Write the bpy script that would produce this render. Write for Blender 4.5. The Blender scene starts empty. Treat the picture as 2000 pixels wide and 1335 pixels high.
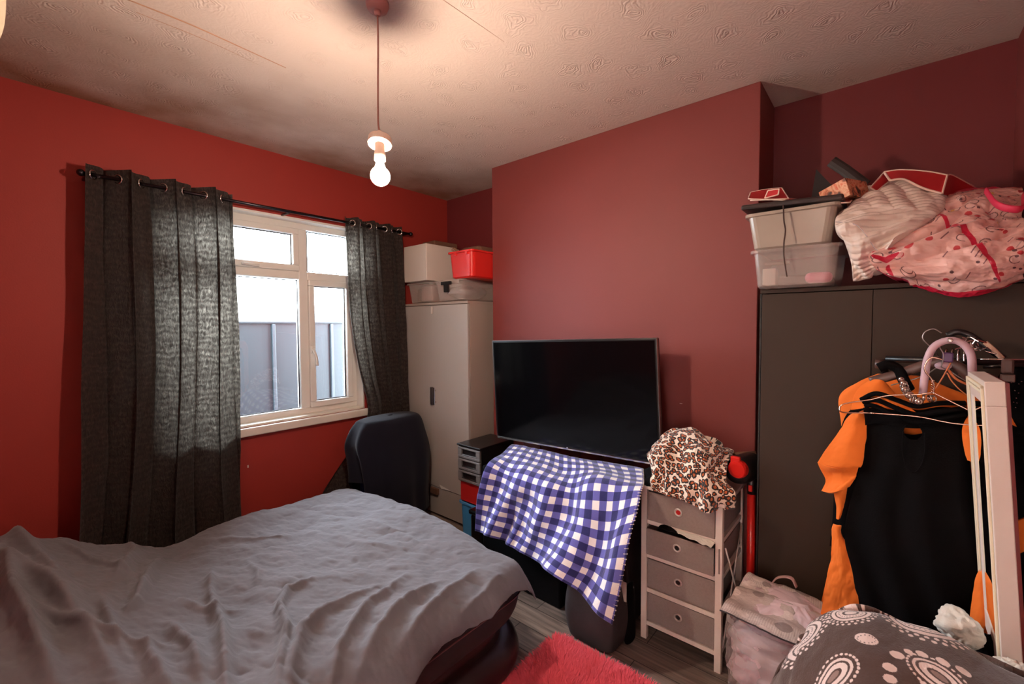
import bpy, bmesh, math, random
import numpy as np
from mathutils import Vector, Matrix, noise
random.seed(7); rng = np.random.RandomState(7)
S = bpy.context.scene; COL = S.collection
# ------------------------------------------------------------ camera
F = 855.0; CX, CY = 1000.0, 667.5
ax_x = Vector((731, 37.5, -F)).normalized()
ax_y = Vector((-995, 27.5, -F)); ax_y = (ax_y - ax_x * ax_y.dot(ax_x)).normalized()
ax_z = ax_x.cross(ax_y)
RM = Matrix((ax_x, ax_y, ax_z)); EYE = Vector((0, 0, 1.5))
cam = bpy.data.objects.new('camera', bpy.data.cameras.new('camera')); COL.objects.link(cam)
cam.matrix_world = Matrix.Translation(EYE) @ RM.to_4x4()
cam.data.sensor_width = 36; cam.data.lens = F / 2000 * 36; cam.data.clip_start = 0.02
S.camera = cam
def ray(px, py): return RM @ Vector(((px - CX) / F, (CY - py) / F, -1))
def at(px, py, ax, v):
    d = ray(px, py); return EYE + d * ((v - EYE[ax]) / d[ax])
def atX(px, py, v): return at(px, py, 0, v)
def atY(px, py, v): return at(px, py, 1, v)
def atZ(px, py, v): return at(px, py, 2, v)
def atD(px, py, d): return EYE + ray(px, py) * d
# ------------------------------------------------------------ view, world, lights
S.view_settings.view_transform = 'Standard'; S.view_settings.look = 'None'
S.view_settings.gamma = 1; S.view_settings.use_curve_mapping = False
S.view_settings.exposure = 1.0
W = bpy.data.worlds.new('world'); S.world = W; W.use_nodes = True
wn = W.node_tree.nodes; wl = W.node_tree.links
bg = wn['Background']; bg.inputs['Color'].default_value = (0.80, 0.90, 1.0, 1); bg.inputs['Strength'].default_value = 26
pl = bpy.data.lights.new('window_portal', 'AREA'); pl.shape = 'RECTANGLE'; pl.size = 1.3; pl.size_y = 1.36
pl.cycles.is_portal = True
po = bpy.data.objects.new('window_portal', pl); COL.objects.link(po); po.location = (1.16, 3.34, 1.55); po.rotation_euler = (math.radians(-90), 0, 0)
BULB_W = 21.0; FILL = 165.0  # second value: glow strength of the fill lamp added out of view
# ------------------------------------------------------------ materials
def lin(c):
    return tuple(((x / 255) / 12.92 if x / 255 <= 0.04045 else ((x / 255 + 0.055) / 1.055) ** 2.4) for x in c)
def newmat(name):
    m = bpy.data.materials.new(name); m.use_nodes = True
    nt = m.node_tree; return m, nt, nt.nodes, nt.links, nt.nodes['Principled BSDF']
def mat(name, c, rough=0.6, metal=0.0, var=0.12, vs=8.0, bump=0.0, bs=60.0, coat=0.0, sheen=0.0, spec=0.5, detail=4, bdist=0.01):
    """procedural: noise colour variation, noise bump. c in sRGB 0-255"""
    m, nt, N, L, b = newmat(name); c = lin(c)
    tc = N.new('ShaderNodeTexCoord')
    nz = N.new('ShaderNodeTexNoise'); nz.inputs['Scale'].default_value = vs; nz.inputs['Detail'].default_value = detail
    L.new(tc.outputs['Object'], nz.inputs['Vector'])
    cr = N.new('ShaderNodeMix'); cr.data_type = 'RGBA'
    cr.inputs[6].default_value = (*[x * (1 - var) for x in c], 1); cr.inputs[7].default_value = (*[min(1, x * (1 + var)) for x in c], 1)
    L.new(nz.outputs['Fac'], cr.inputs[0]); L.new(cr.outputs[2], b.inputs['Base Color'])
    b.inputs['Roughness'].default_value = rough; b.inputs['Metallic'].default_value = metal
    b.inputs['Coat Weight'].default_value = coat; b.inputs['Sheen Weight'].default_value = sheen
    b.inputs['Specular IOR Level'].default_value = spec
    if bump:
        n2 = N.new('ShaderNodeTexNoise'); n2.inputs['Scale'].default_value = bs; n2.inputs['Detail'].default_value = 3
        L.new(tc.outputs['Object'], n2.inputs['Vector'])
        bp = N.new('ShaderNodeBump'); bp.inputs['Strength'].default_value = bump; bp.inputs['Distance'].default_value = bdist
        L.new(n2.outputs['Fac'], bp.inputs['Height']); L.new(bp.outputs['Normal'], b.inputs['Normal'])
    return m
def M_(N, L, op, a, b=None, c=None):
    n = N.new('ShaderNodeMath'); n.operation = op
    for i, v in enumerate((a, b, c)):
        if v is None: continue
        if isinstance(v, (int, float)): n.inputs[i].default_value = v
        else: L.new(v, n.inputs[i])
    return n.outputs[0]
def colmat(name, rough=0.9, sheen=0.3, bump=0.3, bs=300, coat=0.0):
    m, nt, N, L, b = newmat(name)
    a = N.new('ShaderNodeAttribute'); a.attribute_name = 'Col'
    L.new(a.outputs['Color'], b.inputs['Base Color']); b.inputs['Roughness'].default_value = rough
    b.inputs['Sheen Weight'].default_value = sheen; b.inputs['Coat Weight'].default_value = coat
    tc = N.new('ShaderNodeTexCoord'); n2 = N.new('ShaderNodeTexNoise'); n2.inputs['Scale'].default_value = bs
    L.new(tc.outputs['Object'], n2.inputs['Vector'])
    bp = N.new('ShaderNodeBump'); bp.inputs['Strength'].default_value = bump; bp.inputs['Distance'].default_value = 0.004
    L.new(n2.outputs['Fac'], bp.inputs['Height']); L.new(bp.outputs['Normal'], b.inputs['Normal'])
    return m
MT = {}
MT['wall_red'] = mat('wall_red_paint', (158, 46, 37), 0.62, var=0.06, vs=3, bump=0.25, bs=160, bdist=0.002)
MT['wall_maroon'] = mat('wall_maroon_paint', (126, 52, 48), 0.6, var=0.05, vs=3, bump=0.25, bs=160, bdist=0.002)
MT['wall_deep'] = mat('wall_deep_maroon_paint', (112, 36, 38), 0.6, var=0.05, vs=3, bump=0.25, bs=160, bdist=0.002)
MT['white'] = mat('white_upvc', (232, 228, 222), 0.3, var=0.03, vs=5)
MT['white_dirty'] = mat('white_dirty_gloss', (225, 216, 205), 0.35, var=0.10, vs=14)
MT['grey_ward'] = mat('pale_grey_laminate', (176, 166, 160), 0.38, var=0.02, vs=4)
MT['grey_ward_side'] = mat('grey_laminate_side', (165, 148, 138), 0.5, var=0.03, vs=4)
MT['dark_ward'] = mat('dark_brown_laminate', (60, 44, 34), 0.62, var=0.10, vs=3, bump=0.1, bs=200, bdist=0.001, spec=.3)
MT['black_edge'] = mat('black_edge', (28, 22, 20), 0.5)
MT['chrome'] = mat('chrome', (215, 210, 205), 0.12, 1.0, var=0.02)
MT['steel'] = mat('brushed_steel', (165, 158, 155), 0.28, 1.0, var=0.04)
MT['pole'] = mat('dark_pole_metal', (60, 55, 60), 0.25, 0.9)
MT['black_gloss'] = mat('black_gloss_plastic', (14, 12, 13), 0.16, var=0.05)
MT['screen'] = mat('television_glass', (7, 7, 9), 0.10, var=0.02, spec=0.35)
MT['black_plastic'] = mat('black_plastic', (26, 22, 23), 0.32, var=0.06)
MT['grey_plastic'] = mat('grey_plastic', (112, 108, 108), 0.4, var=0.05)
MT['ring'] = mat('satin_ring', (225, 215, 208), 0.32, 0.7)
MT['black_cloth'] = mat('black_cloth', (13, 10, 11), 0.95, var=0.2, bump=0.3, bs=250, bdist=0.003, spec=0.1)
MT['navy_cloth'] = mat('navy_black_cloth', (24, 23, 34), 0.95, var=0.15, bump=0.3, bs=220, bdist=0.003, sheen=0.08, spec=0.15)
MT['blue_cloth'] = mat('blue_upholstery', (38, 44, 105), 0.9, bump=0.2)
MT['orange_cloth'] = mat('orange_cloth', (245, 122, 32), 0.8, var=0.06, bump=0.1, bs=30, bdist=0.01, sheen=0.1)
MT['card'] = mat('white_card', (214, 200, 190), 0.7, var=0.03)
MT['brown_card'] = mat('brown_card', (112, 76, 58), 0.8, var=0.15)
MT['red_plastic'] = mat('red_plastic', (222, 38, 32), 0.28, var=0.04, coat=0.2)
MT['pink'] = mat('pink_plastic', (225, 110, 140), 0.5)
MT['blue_plastic'] = mat('blue_plastic', (70, 150, 205), 0.35)
MT['red_card'] = mat('red_card', (190, 30, 28), 0.5)
MT['sheet'] = mat('grey_cotton_sheet', (106, 102, 108), 0.88, var=0.07, vs=5, bump=0.35, bs=38, bdist=0.006, sheen=0.15, spec=0.25)
MT['airbed'] = mat('dark_flocked_vinyl', (44, 26, 27), 0.33, var=0.15, vs=6, bump=0.25, bs=25, bdist=0.006)
MT['airbed2'] = mat('dark_flocked_top', (40, 30, 32), 0.7, var=0.15)
MT['grey_fabric'] = mat('grey_woven_fabric', (148, 130, 124), 0.9, var=0.14, vs=90, bump=0.5, bs=420, bdist=0.003)
MT['frame_white'] = mat('white_frame_paint', (233, 217, 207), 0.4, var=0.03)
MT['dark_grey_bag'] = mat('dark_grey_bag', (50, 38, 40), 0.7, var=0.12, bump=0.2, bs=30)
MT['mauve'] = mat('lilac_padding', (205, 172, 182), 0.45, var=0.05)
MT['purple'] = mat('purple_plastic', (92, 46, 104), 0.35)
MT['pearl'] = mat('silver_beads', (190, 170, 160), 0.16, 0.85)
MT['gold_cord'] = mat('orange_cord', (196, 110, 62), 0.6)
MT['brown_clip'] = mat('brown_plastic', (88, 62, 56), 0.35)
MT['white_cloth'] = mat('white_towelling', (226, 218, 206), 0.95, var=0.06, bump=0.5, bs=120, bdist=0.006, sheen=0.3)
MT['cream'] = mat('cream_fabric', (236, 220, 192), 0.8, var=0.08, vs=20)
MT['quilt'] = mat('cream_quilted_cotton', (222, 202, 190), 0.45, var=0.06, coat=0.25)
MT['pipe'] = mat('cream_piping', (235, 205, 190), 0.6)
MT['fence'] = mat('grey_panel_metal', (24, 38, 43), 0.5, var=0.10, vs=2)
MT['fence_rib'] = mat('pale_rib_metal', (44, 56, 62), 0.5)
MT['pale_roof'] = mat('pale_roof', (78, 86, 90), 0.8)
MT['concrete'] = mat('concrete', (84, 84, 84), 0.9)
MT['skirt'] = mat('skirting_red', (120, 34, 30), 0.5)
MT['wood_dark'] = mat('dark_red_wood', (92, 38, 32), 0.45, var=0.25, vs=20)
MT['black_lid'] = mat('dark_brown_lid', (48, 36, 34), 0.4)
MT['cord_brown'] = mat('brown_cord', (60, 34, 26), 0.7)
MT['rose'] = mat('ceiling_rose_plastic', (176, 118, 112), 0.4)
MT['flex'] = mat('pendant_flex', (172, 120, 108), 0.5)
MT['holder'] = mat('lampholder_plastic', (238, 214, 196), 0.35)
MT['red_fabric'] = mat('red_nonwoven', (186, 34, 40), 0.6, var=0.08, coat=0.1)
MT['wire'] = mat('hanger_wire', (216, 178, 160), 0.2, 1.0)
MT['pinkish'] = mat('faded_pink_card', (190, 150, 146), 0.7)
MT['band'] = mat('crimson_binding', (200, 36, 70), 0.6)
def clear_plastic(name, tint, op, rough=0.15):
    m, nt, N, L, b = newmat(name)
    b.inputs['Base Color'].default_value = (*lin(tint), 1); b.inputs['Roughness'].default_value = rough
    nz = N.new('ShaderNodeTexNoise'); nz.inputs['Scale'].default_value = 6
    tc = N.new('ShaderNodeTexCoord'); L.new(tc.outputs['Object'], nz.inputs['Vector'])
    tr = N.new('ShaderNodeBsdfTransparent'); mx = N.new('ShaderNodeMixShader')
    f = M_(N, L, 'MULTIPLY_ADD', nz.outputs['Fac'], 0.2, op - 0.1)
    L.new(f, mx.inputs[0]); L.new(tr.outputs[0], mx.inputs[1]); L.new(b.outputs[0], mx.inputs[2])
    L.new(mx.outputs[0], N['Material Output'].inputs['Surface']); return m
MT['clear'] = clear_plastic('clear_plastic', (215, 198, 190), 0.30)
MT['clear_cloudy'] = clear_plastic('cloudy_plastic', (196, 180, 166), 0.62)
MT['bagplastic'] = clear_plastic('thin_bag_plastic', (225, 212, 214), 0.35, 0.2)
def glass():
    m, nt, N, L, b = newmat('window_glass')
    gl = N.new('ShaderNodeBsdfGlossy'); gl.inputs['Roughness'].default_value = 0.02
    tr = N.new('ShaderNodeBsdfTransparent'); tr.inputs[0].default_value = (0.95, 0.97, 0.97, 1)
    lw = N.new('ShaderNodeFresnel'); lw.inputs['IOR'].default_value = 1.45; mx = N.new('ShaderNodeMixShader')
    L.new(lw.outputs[0], mx.inputs[0]); L.new(tr.outputs[0], mx.inputs[1]); L.new(gl.outputs[0], mx.inputs[2])
    L.new(mx.outputs[0], N['Material Output'].inputs['Surface']); return m
MT['glass'] = glass()
MT['mirror'] = mat('mirror_glass', (230, 230, 230), 0.02, 1.0, var=0.0)
def emis(name, c, s):
    m, nt, N, L, b = newmat(name); b.inputs['Emission Color'].default_value = (*c, 1); b.inputs['Emission Strength'].default_value = s
    b.inputs['Base Color'].default_value = (*c, 1); return m
BR = 0.034
MT['bulb'] = emis('bulb_glow', (1.0, 0.80, 0.62), BULB_W / (4 * math.pi ** 2 * BR ** 2))
def curtain_mat():
    m, nt, N, L, b = newmat('crinkled_curtain'); b.inputs['Roughness'].default_value = 0.75; b.inputs['Sheen Weight'].default_value = 0.1
    b.inputs['Specular IOR Level'].default_value = 0.2
    tc = N.new('ShaderNodeTexCoord'); mp = N.new('ShaderNodeMapping'); mp.inputs['Scale'].default_value = (70, 70, 22)
    L.new(tc.outputs['Object'], mp.inputs['Vector'])
    nz = N.new('ShaderNodeTexNoise'); nz.inputs['Scale'].default_value = 1.6; nz.inputs['Detail'].default_value = 4; nz.inputs['Distortion'].default_value = 1.2
    L.new(mp.outputs[0], nz.inputs['Vector'])
    vo = N.new('ShaderNodeTexWave'); vo.wave_type = 'RINGS'; vo.inputs['Scale'].default_value = 9; vo.inputs['Distortion'].default_value = 7; vo.inputs['Detail Scale'].default_value = 2
    L.new(tc.outputs['Object'], vo.inputs['Vector'])
    h = M_(N, L, 'MULTIPLY_ADD', vo.outputs['Fac'], 0.16, nz.outputs['Fac'])
    cr = N.new('ShaderNodeMix'); cr.data_type = 'RGBA'
    cr.inputs[6].default_value = (*lin((44, 36, 34)), 1); cr.inputs[7].default_value = (*lin((70, 58, 53)), 1)
    L.new(nz.outputs['Fac'], cr.inputs[0]); L.new(cr.outputs[2], b.inputs['Base Color'])
    bp = N.new('ShaderNodeBump'); bp.inputs['Strength'].default_value = 0.8; bp.inputs['Distance'].default_value = 0.008
    L.new(h, bp.inputs['Height']); L.new(bp.outputs[0], b.inputs['Normal'])
    tl = N.new('ShaderNodeBsdfTranslucent'); L.new(bp.outputs[0], tl.inputs['Normal'])
    c2 = N.new('ShaderNodeMix'); c2.data_type = 'RGBA'; c2.inputs[6].default_value = (0.015, 0.012, 0.010, 1); c2.inputs[7].default_value = (0.46, 0.39, 0.31, 1)
    L.new(M_(N, L, 'POWER', h, 3.0), c2.inputs[0]); L.new(c2.outputs[2], tl.inputs['Color'])
    mx = N.new('ShaderNodeMixShader'); mx.inputs[0].default_value = 0.35
    L.new(b.outputs[0], mx.inputs[1]); L.new(tl.outputs[0], mx.inputs[2])
    L.new(mx.outputs[0], N['Material Output'].inputs['Surface']); return m
MT['curtain'] = curtain_mat()
def ceiling_mat():
    m, nt, N, L, b = newmat('embossed_ceiling_paper'); b.inputs['Roughness'].default_value = 0.55
    tc = N.new('ShaderNodeTexCoord')
    vo = N.new('ShaderNodeTexVoronoi'); vo.inputs['Scale'].default_value = 5.2; vo.inputs['Randomness'].default_value = 0.55; vo.voronoi_dimensions = '2D'
    nd = N.new('ShaderNodeTexNoise'); nd.inputs['Scale'].default_value = 9; L.new(tc.outputs['Object'], nd.inputs['Vector'])
    vm = N.new('ShaderNodeVectorMath'); vm.operation = 'MULTIPLY_ADD'; vm.inputs[1].default_value = (.16, .16, .16); L.new(nd.outputs['Color'], vm.inputs[0]); L.new(tc.outputs['Object'], vm.inputs[2]); L.new(vm.outputs[0], vo.inputs['Vector'])
    nz = N.new('ShaderNodeTexNoise'); nz.inputs['Scale'].default_value = 22; nz.inputs['Detail'].default_value = 3; L.new(tc.outputs['Object'], nz.inputs['Vector'])
    d = M_(N, L, 'MULTIPLY_ADD', nz.outputs['Fac'], 0.22, vo.outputs['Distance'])
    ring = M_(N, L, 'SINE', M_(N, L, 'MULTIPLY', d, 85.0))
    fall = M_(N, L, 'SMOOTH_MAX', M_(N, L, 'SUBTRACT', 1.0, M_(N, L, 'MULTIPLY', vo.outputs['Distance'], 2.6)), 0.10, 0.05)
    n3 = N.new('ShaderNodeTexNoise'); n3.inputs['Scale'].default_value = 6; L.new(tc.outputs['Object'], n3.inputs['Vector'])
    h = M_(N, L, 'MULTIPLY', M_(N, L, 'MULTIPLY', ring, fall), n3.outputs['Fac'])
    n4 = N.new('ShaderNodeTexNoise'); n4.inputs['Scale'].default_value = 70; L.new(tc.outputs['Object'], n4.inputs['Vector'])
    h = M_(N, L, 'MULTIPLY_ADD', n4.outputs['Fac'], 0.35, h)
    bp = N.new('ShaderNodeBump'); bp.inputs['Strength'].default_value = 0.5; bp.inputs['Distance'].default_value = 0.006
    L.new(h, bp.inputs['Height']); L.new(bp.outputs[0], b.inputs['Normal'])
    # brown damp stains along the window wall
    sx = N.new('ShaderNodeSeparateXYZ'); L.new(tc.outputs['Object'], sx.inputs[0])
    n5 = N.new('ShaderNodeTexNoise'); n5.inputs['Scale'].default_value = 3.2; n5.inputs['Detail'].default_value = 6; L.new(tc.outputs['Object'], n5.inputs['Vector'])
    mr = N.new('ShaderNodeMapRange'); mr.inputs['From Min'].default_value = 1.7; mr.inputs['From Max'].default_value = 3.1; L.new(sx.outputs['Y'], mr.inputs['Value'])
    s = M_(N, L, 'MULTIPLY', mr.outputs[0], M_(N, L, 'MULTIPLY', n5.outputs['Fac'], 1.15))
    mr2 = N.new('ShaderNodeMapRange'); mr2.inputs['From Min'].default_value = 0.18; mr2.inputs['From Max'].default_value = 0.72; L.new(s, mr2.inputs['Value'])
    cr = N.new('ShaderNodeMix'); cr.data_type = 'RGBA'
    cr.inputs[6].default_value = (*lin((206, 186, 176)), 1); cr.inputs[7].default_value = (*lin((142, 104, 78)), 1)
    L.new(mr2.outputs[0], cr.inputs[0]); L.new(cr.outputs[2], b.inputs['Base Color']); return m
MT['ceiling'] = ceiling_mat()
def floor_mat():
    m, nt, N, L, b = newmat('grey_laminate_floor'); b.inputs['Roughness'].default_value = 0.42
    tc = N.new('ShaderNodeTexCoord'); mp = N.new('ShaderNodeMapping'); mp.inputs['Rotation'].default_value = (0, 0, math.radians(90))
    L.new(tc.outputs['Object'], mp.inputs['Vector'])
    br = N.new('ShaderNodeTexBrick'); br.inputs['Scale'].default_value = 1; br.inputs['Brick Width'].default_value = 1.1; br.inputs['Row Height'].default_value = 0.135
    br.inputs['Mortar Size'].default_value = 0.0022; br.inputs['Color1'].default_value = (*lin((132, 116, 108)), 1); br.inputs['Color2'].default_value = (*lin((154, 136, 126)), 1)
    br.inputs['Mortar'].default_value = (*lin((60, 50, 46)), 1); L.new(mp.outputs[0], br.inputs['Vector'])
    m2 = N.new('ShaderNodeMapping'); m2.inputs['Scale'].default_value = (26, 1.6, 1); L.new(tc.outputs['Object'], m2.inputs['Vector'])
    nz = N.new('ShaderNodeTexNoise'); nz.inputs['Scale'].default_value = 2.0; nz.inputs['Detail'].default_value = 8; nz.inputs['Distortion'].default_value = 0.6; L.new(m2.outputs[0], nz.inputs['Vector'])
    mx = N.new('ShaderNodeMix'); mx.data_type = 'RGBA'; mx.blend_type = 'MULTIPLY'; mx.inputs[0].default_value = 0.9
    cr = N.new('ShaderNodeValToRGB'); cr.color_ramp.elements[0].position = 0.35; cr.color_ramp.elements[0].color = (0.42, 0.4, 0.4, 1); cr.color_ramp.elements[1].position = 0.65; cr.color_ramp.elements[1].color = (1.15, 1.12, 1.1, 1)
    L.new(nz.outputs['Fac'], cr.inputs[0]); L.new(br.outputs['Color'], mx.inputs[6]); L.new(cr.outputs[0], mx.inputs[7]); L.new(mx.outputs[2], b.inputs['Base Color'])
    return m
MT['floor'] = floor_mat()
def gingham_mat():
    m, nt, N, L, b = newmat('gingham_fleece'); b.inputs['Roughness'].default_value = 0.95; b.inputs['Sheen Weight'].default_value = 0.35
    uv = N.new('ShaderNodeUVMap'); uv.uv_map = 'UVMap'; sx = N.new('ShaderNodeSeparateXYZ'); L.new(uv.outputs[0], sx.inputs[0])
    def stripe(o):
        fr = M_(N, L, 'FRACT', M_(N, L, 'DIVIDE', o, 0.068)); return M_(N, L, 'LESS_THAN', fr, 0.52)
    s = M_(N, L, 'MULTIPLY', M_(N, L, 'ADD', stripe(sx.outputs[0]), stripe(sx.outputs[1])), 0.5)
    cr = N.new('ShaderNodeValToRGB'); cr.color_ramp.interpolation = 'CONSTANT'; e = cr.color_ramp.elements
    e[0].position = 0; e[0].color = (*lin((246, 238, 236)), 1); e[1].position = 0.3; e[1].color = (*lin((96, 92, 168)), 1)
    x = e.new(0.8); x.color = (*lin((32, 28, 92)), 1)
    L.new(s, cr.inputs[0]); L.new(cr.outputs[0], b.inputs['Base Color'])
    tc = N.new('ShaderNodeTexCoord'); n2 = N.new('ShaderNodeTexNoise'); n2.inputs['Scale'].default_value = 260; L.new(tc.outputs['Object'], n2.inputs['Vector'])
    bp = N.new('ShaderNodeBump'); bp.inputs['Strength'].default_value = 0.4; bp.inputs['Distance'].default_value = 0.003
    L.new(n2.outputs['Fac'], bp.inputs['Height']); L.new(bp.outputs[0], b.inputs['Normal']); return m
MT['gingham'] = gingham_mat()
def leopard_mat():
    m, nt, N, L, b = newmat('leopard_fleece'); b.inputs['Roughness'].default_value = 0.9; b.inputs['Sheen Weight'].default_value = 0.4
    uv = N.new('ShaderNodeUVMap'); uv.uv_map = 'UVMap'
    nz = N.new('ShaderNodeTexNoise'); nz.inputs['Scale'].default_value = 26; nz.inputs['Detail'].default_value = 3; L.new(uv.outputs[0], nz.inputs['Vector'])
    ad = N.new('ShaderNodeVectorMath'); ad.operation = 'MULTIPLY_ADD'; ad.inputs[1].default_value = (0.03, 0.03, 0); L.new(nz.outputs['Color'], ad.inputs[0]); L.new(uv.outputs[0], ad.inputs[2])
    vo = N.new('ShaderNodeTexVoronoi'); vo.inputs['Scale'].default_value = 50; vo.inputs['Randomness'].default_value = 0.85; vo.voronoi_dimensions = '2D'; L.new(ad.outputs[0], vo.inputs['Vector'])
    n2 = N.new('ShaderNodeTexNoise'); n2.inputs['Scale'].default_value = 60; L.new(uv.outputs[0], n2.inputs['Vector'])
    d = M_(N, L, 'ADD', vo.outputs['Distance'], M_(N, L, 'MULTIPLY_ADD', n2.outputs['Fac'], 0.36, -0.18))
    cr = N.new('ShaderNodeValToRGB'); cr.color_ramp.interpolation = 'CONSTANT'; e = cr.color_ramp.elements
    e[0].position = 0; e[0].color = (*lin((186, 92, 42)), 1); e[1].position = 0.22; e[1].color = (*lin((34, 18, 14)), 1)
    x = e.new(0.50); x.color = (*lin((244, 224, 206)), 1)
    L.new(d, cr.inputs[0]); L.new(cr.outputs[0], b.inputs['Base Color']); return m
MT['leopard'] = leopard_mat()
def print_card():
    m, nt, N, L, b = newmat('printed_orange_card'); b.inputs['Roughness'].default_value = 0.4
    tc = N.new('ShaderNodeTexCoord'); nz = N.new('ShaderNodeTexNoise'); nz.inputs['Scale'].default_value = 22; nz.inputs['Detail'].default_value = 3; nz.inputs['Distortion'].default_value = 1.5
    L.new(tc.outputs['Object'], nz.inputs['Vector']); cr = N.new('ShaderNodeValToRGB'); e = cr.color_ramp.elements
    e[0].position = 0.36; e[0].color = (*lin((70, 38, 30)), 1); e[1].position = 0.46; e[1].color = (*lin((206, 120, 84)), 1)
    for p, c in ((0.56, (228, 176, 140)), (0.64, (214, 96, 60))): x = e.new(p); x.color = (*lin(c), 1)
    L.new(nz.outputs['Fac'], cr.inputs[0]); L.new(cr.outputs[0], b.inputs['Base Color']); return m
MT['print'] = print_card()
# ------------------------------------------------------------ object helpers
def tag(o, label=None, cat=None, group=None, kind=None):
    if label: o['label'] = label
    if cat: o['category'] = cat
    if group: o['group'] = group
    if kind: o['kind'] = kind
    return o
def wloc(o):
    v = Vector((0, 0, 0))
    while o: v += o.location; o = o.parent
    return v
def thing(name, label, cat, loc, group=None):
    o = bpy.data.objects.new(name, None); COL.objects.link(o); o.location = loc; o.empty_display_size = 0.1
    return tag(o, label, cat, group)
def finish(name, me, m, parent=None, smooth=True, solid=0.0, sub=0, offset=0.0):
    """verts are in world space: move the origin to the base centre"""
    n = len(me.vertices); co = np.empty(n * 3, dtype=np.float32); me.vertices.foreach_get('co', co); co = co.reshape(-1, 3)
    base = Vector(((co[:, 0].min() + co[:, 0].max()) / 2, (co[:, 1].min() + co[:, 1].max()) / 2, co[:, 2].min()))
    co = co - np.array(base, dtype=np.float32); me.vertices.foreach_set('co', co.ravel())
    me.materials.append(m)
    me.polygons.foreach_set('use_smooth', np.full(len(me.polygons), smooth)); me.update()
    o = bpy.data.objects.new(name, me); COL.objects.link(o)
    if parent: o.parent = parent; o.location = base - wloc(parent)
    else: o.location = base
    if sub: s = o.modifiers.new('sub', 'SUBSURF'); s.levels = s.render_levels = sub
    if solid: s = o.modifiers.new('solid', 'SOLIDIFY'); s.thickness = solid; s.offset = offset
    return o
def obj(name, bm, m, parent=None, smooth=False, **k):
    bmesh.ops.recalc_face_normals(bm, faces=bm.faces)
    me = bpy.data.meshes.new(name); bm.to_mesh(me); bm.free()
    o = finish(name, me, m, parent, smooth, **k)
    if smooth:
        for e in me.edges: pass
    return o
def NB(): return bmesh.new()
def box(bm, x0, x1, y0, y1, z0, z1, bev=0.0, mtx=None, seg=2):
    t = bmesh.new(); bmesh.ops.create_cube(t, size=1)
    for v in t.verts: v.co = Vector(((x0 + x1) / 2 + v.co.x * (x1 - x0), (y0 + y1) / 2 + v.co.y * (y1 - y0), (z0 + z1) / 2 + v.co.z * (z1 - z0)))
    if bev: bmesh.ops.bevel(t, geom=list(t.edges), offset=bev, segments=seg, affect='EDGES', profile=0.5)
    if mtx is not None: t.transform(mtx)
    me = bpy.data.meshes.new('t'); t.to_mesh(me); t.free(); bm.from_mesh(me); bpy.data.meshes.remove(me); return bm
def tube(bm, pts, r, n=10, up=None):
    pts = [Vector(p) for p in pts]; rings = []
    up0 = Vector(up) if up else None; prev = None
    for i, p in enumerate(pts):
        d = (pts[min(i + 1, len(pts) - 1)] - pts[max(i - 1, 0)]).normalized()
        if up0: a = up0 - d * up0.dot(d)
        elif prev is None: a = Vector((0, 0, 1)) if abs(d.z) < 0.9 else Vector((1, 0, 0)); a = a - d * a.dot(d)
        else: a = prev - d * prev.dot(d)
        a.normalize(); prev = a; b = d.cross(a)
        rr = r[i] if isinstance(r, (list, tuple)) and not (len(r) == 2 and isinstance(r, tuple)) else r
        ra, rb = rr if isinstance(rr, tuple) else (rr, rr)
        rings.append([bm.verts.new(p + a * ra * math.cos(2 * math.pi * k / n) + b * rb * math.sin(2 * math.pi * k / n)) for k in range(n)])
    for A, B in zip(rings, rings[1:]):
        for k in range(n): bm.faces.new((A[k], A[(k + 1) % n], B[(k + 1) % n], B[k]))
    bm.faces.new(rings[0][::-1]); bm.faces.new(rings[-1]); return bm
def lathe(bm, prof, c, n=28, mtx=None):
    t = bmesh.new(); rings = []
    for r, z in prof: rings.append([t.verts.new((r * math.cos(2 * math.pi * k / n), r * math.sin(2 * math.pi * k / n), z)) for k in range(n)])
    for A, B in zip(rings, rings[1:]):
        for k in range(n): t.faces.new((A[k], A[(k + 1) % n], B[(k + 1) % n], B[k]))
    t.faces.new(rings[0][::-1]); t.faces.new(rings[-1])
    if mtx is not None: t.transform(mtx)
    t.transform(Matrix.Translation(Vector(c)))
    me = bpy.data.meshes.new('t'); t.to_mesh(me); t.free(); bm.from_mesh(me); bpy.data.meshes.remove(me); return bm
def torus(bm, c, R, r, mtx=None, n=24, k=8):
    t = bmesh.new(); rings = []
    for i in range(n):
        a = 2 * math.pi * i / n
        rings.append([t.verts.new(((R + r * math.cos(2 * math.pi * j / k)) * math.cos(a), (R + r * math.cos(2 * math.pi * j / k)) * math.sin(a), r * math.sin(2 * math.pi * j / k))) for j in range(k)])
    for i in range(n):
        A, B = rings[i], rings[(i + 1) % n]
        for j in range(k): t.faces.new((A[j], B[j], B[(j + 1) % k], A[(j + 1) % k]))
    if mtx is not None: t.transform(mtx)
    t.transform(Matrix.Translation(Vector(c)))
    me = bpy.data.meshes.new('t'); t.to_mesh(me); t.free(); bm.from_mesh(me); bpy.data.meshes.remove(me); return bm
def smooth_path(pts, k=8):
    P = np.array([list(p) for p in pts], float); W_ = crw(len(P), (len(P) - 1) * k + 1); return [Vector(x) for x in W_ @ P]
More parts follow.
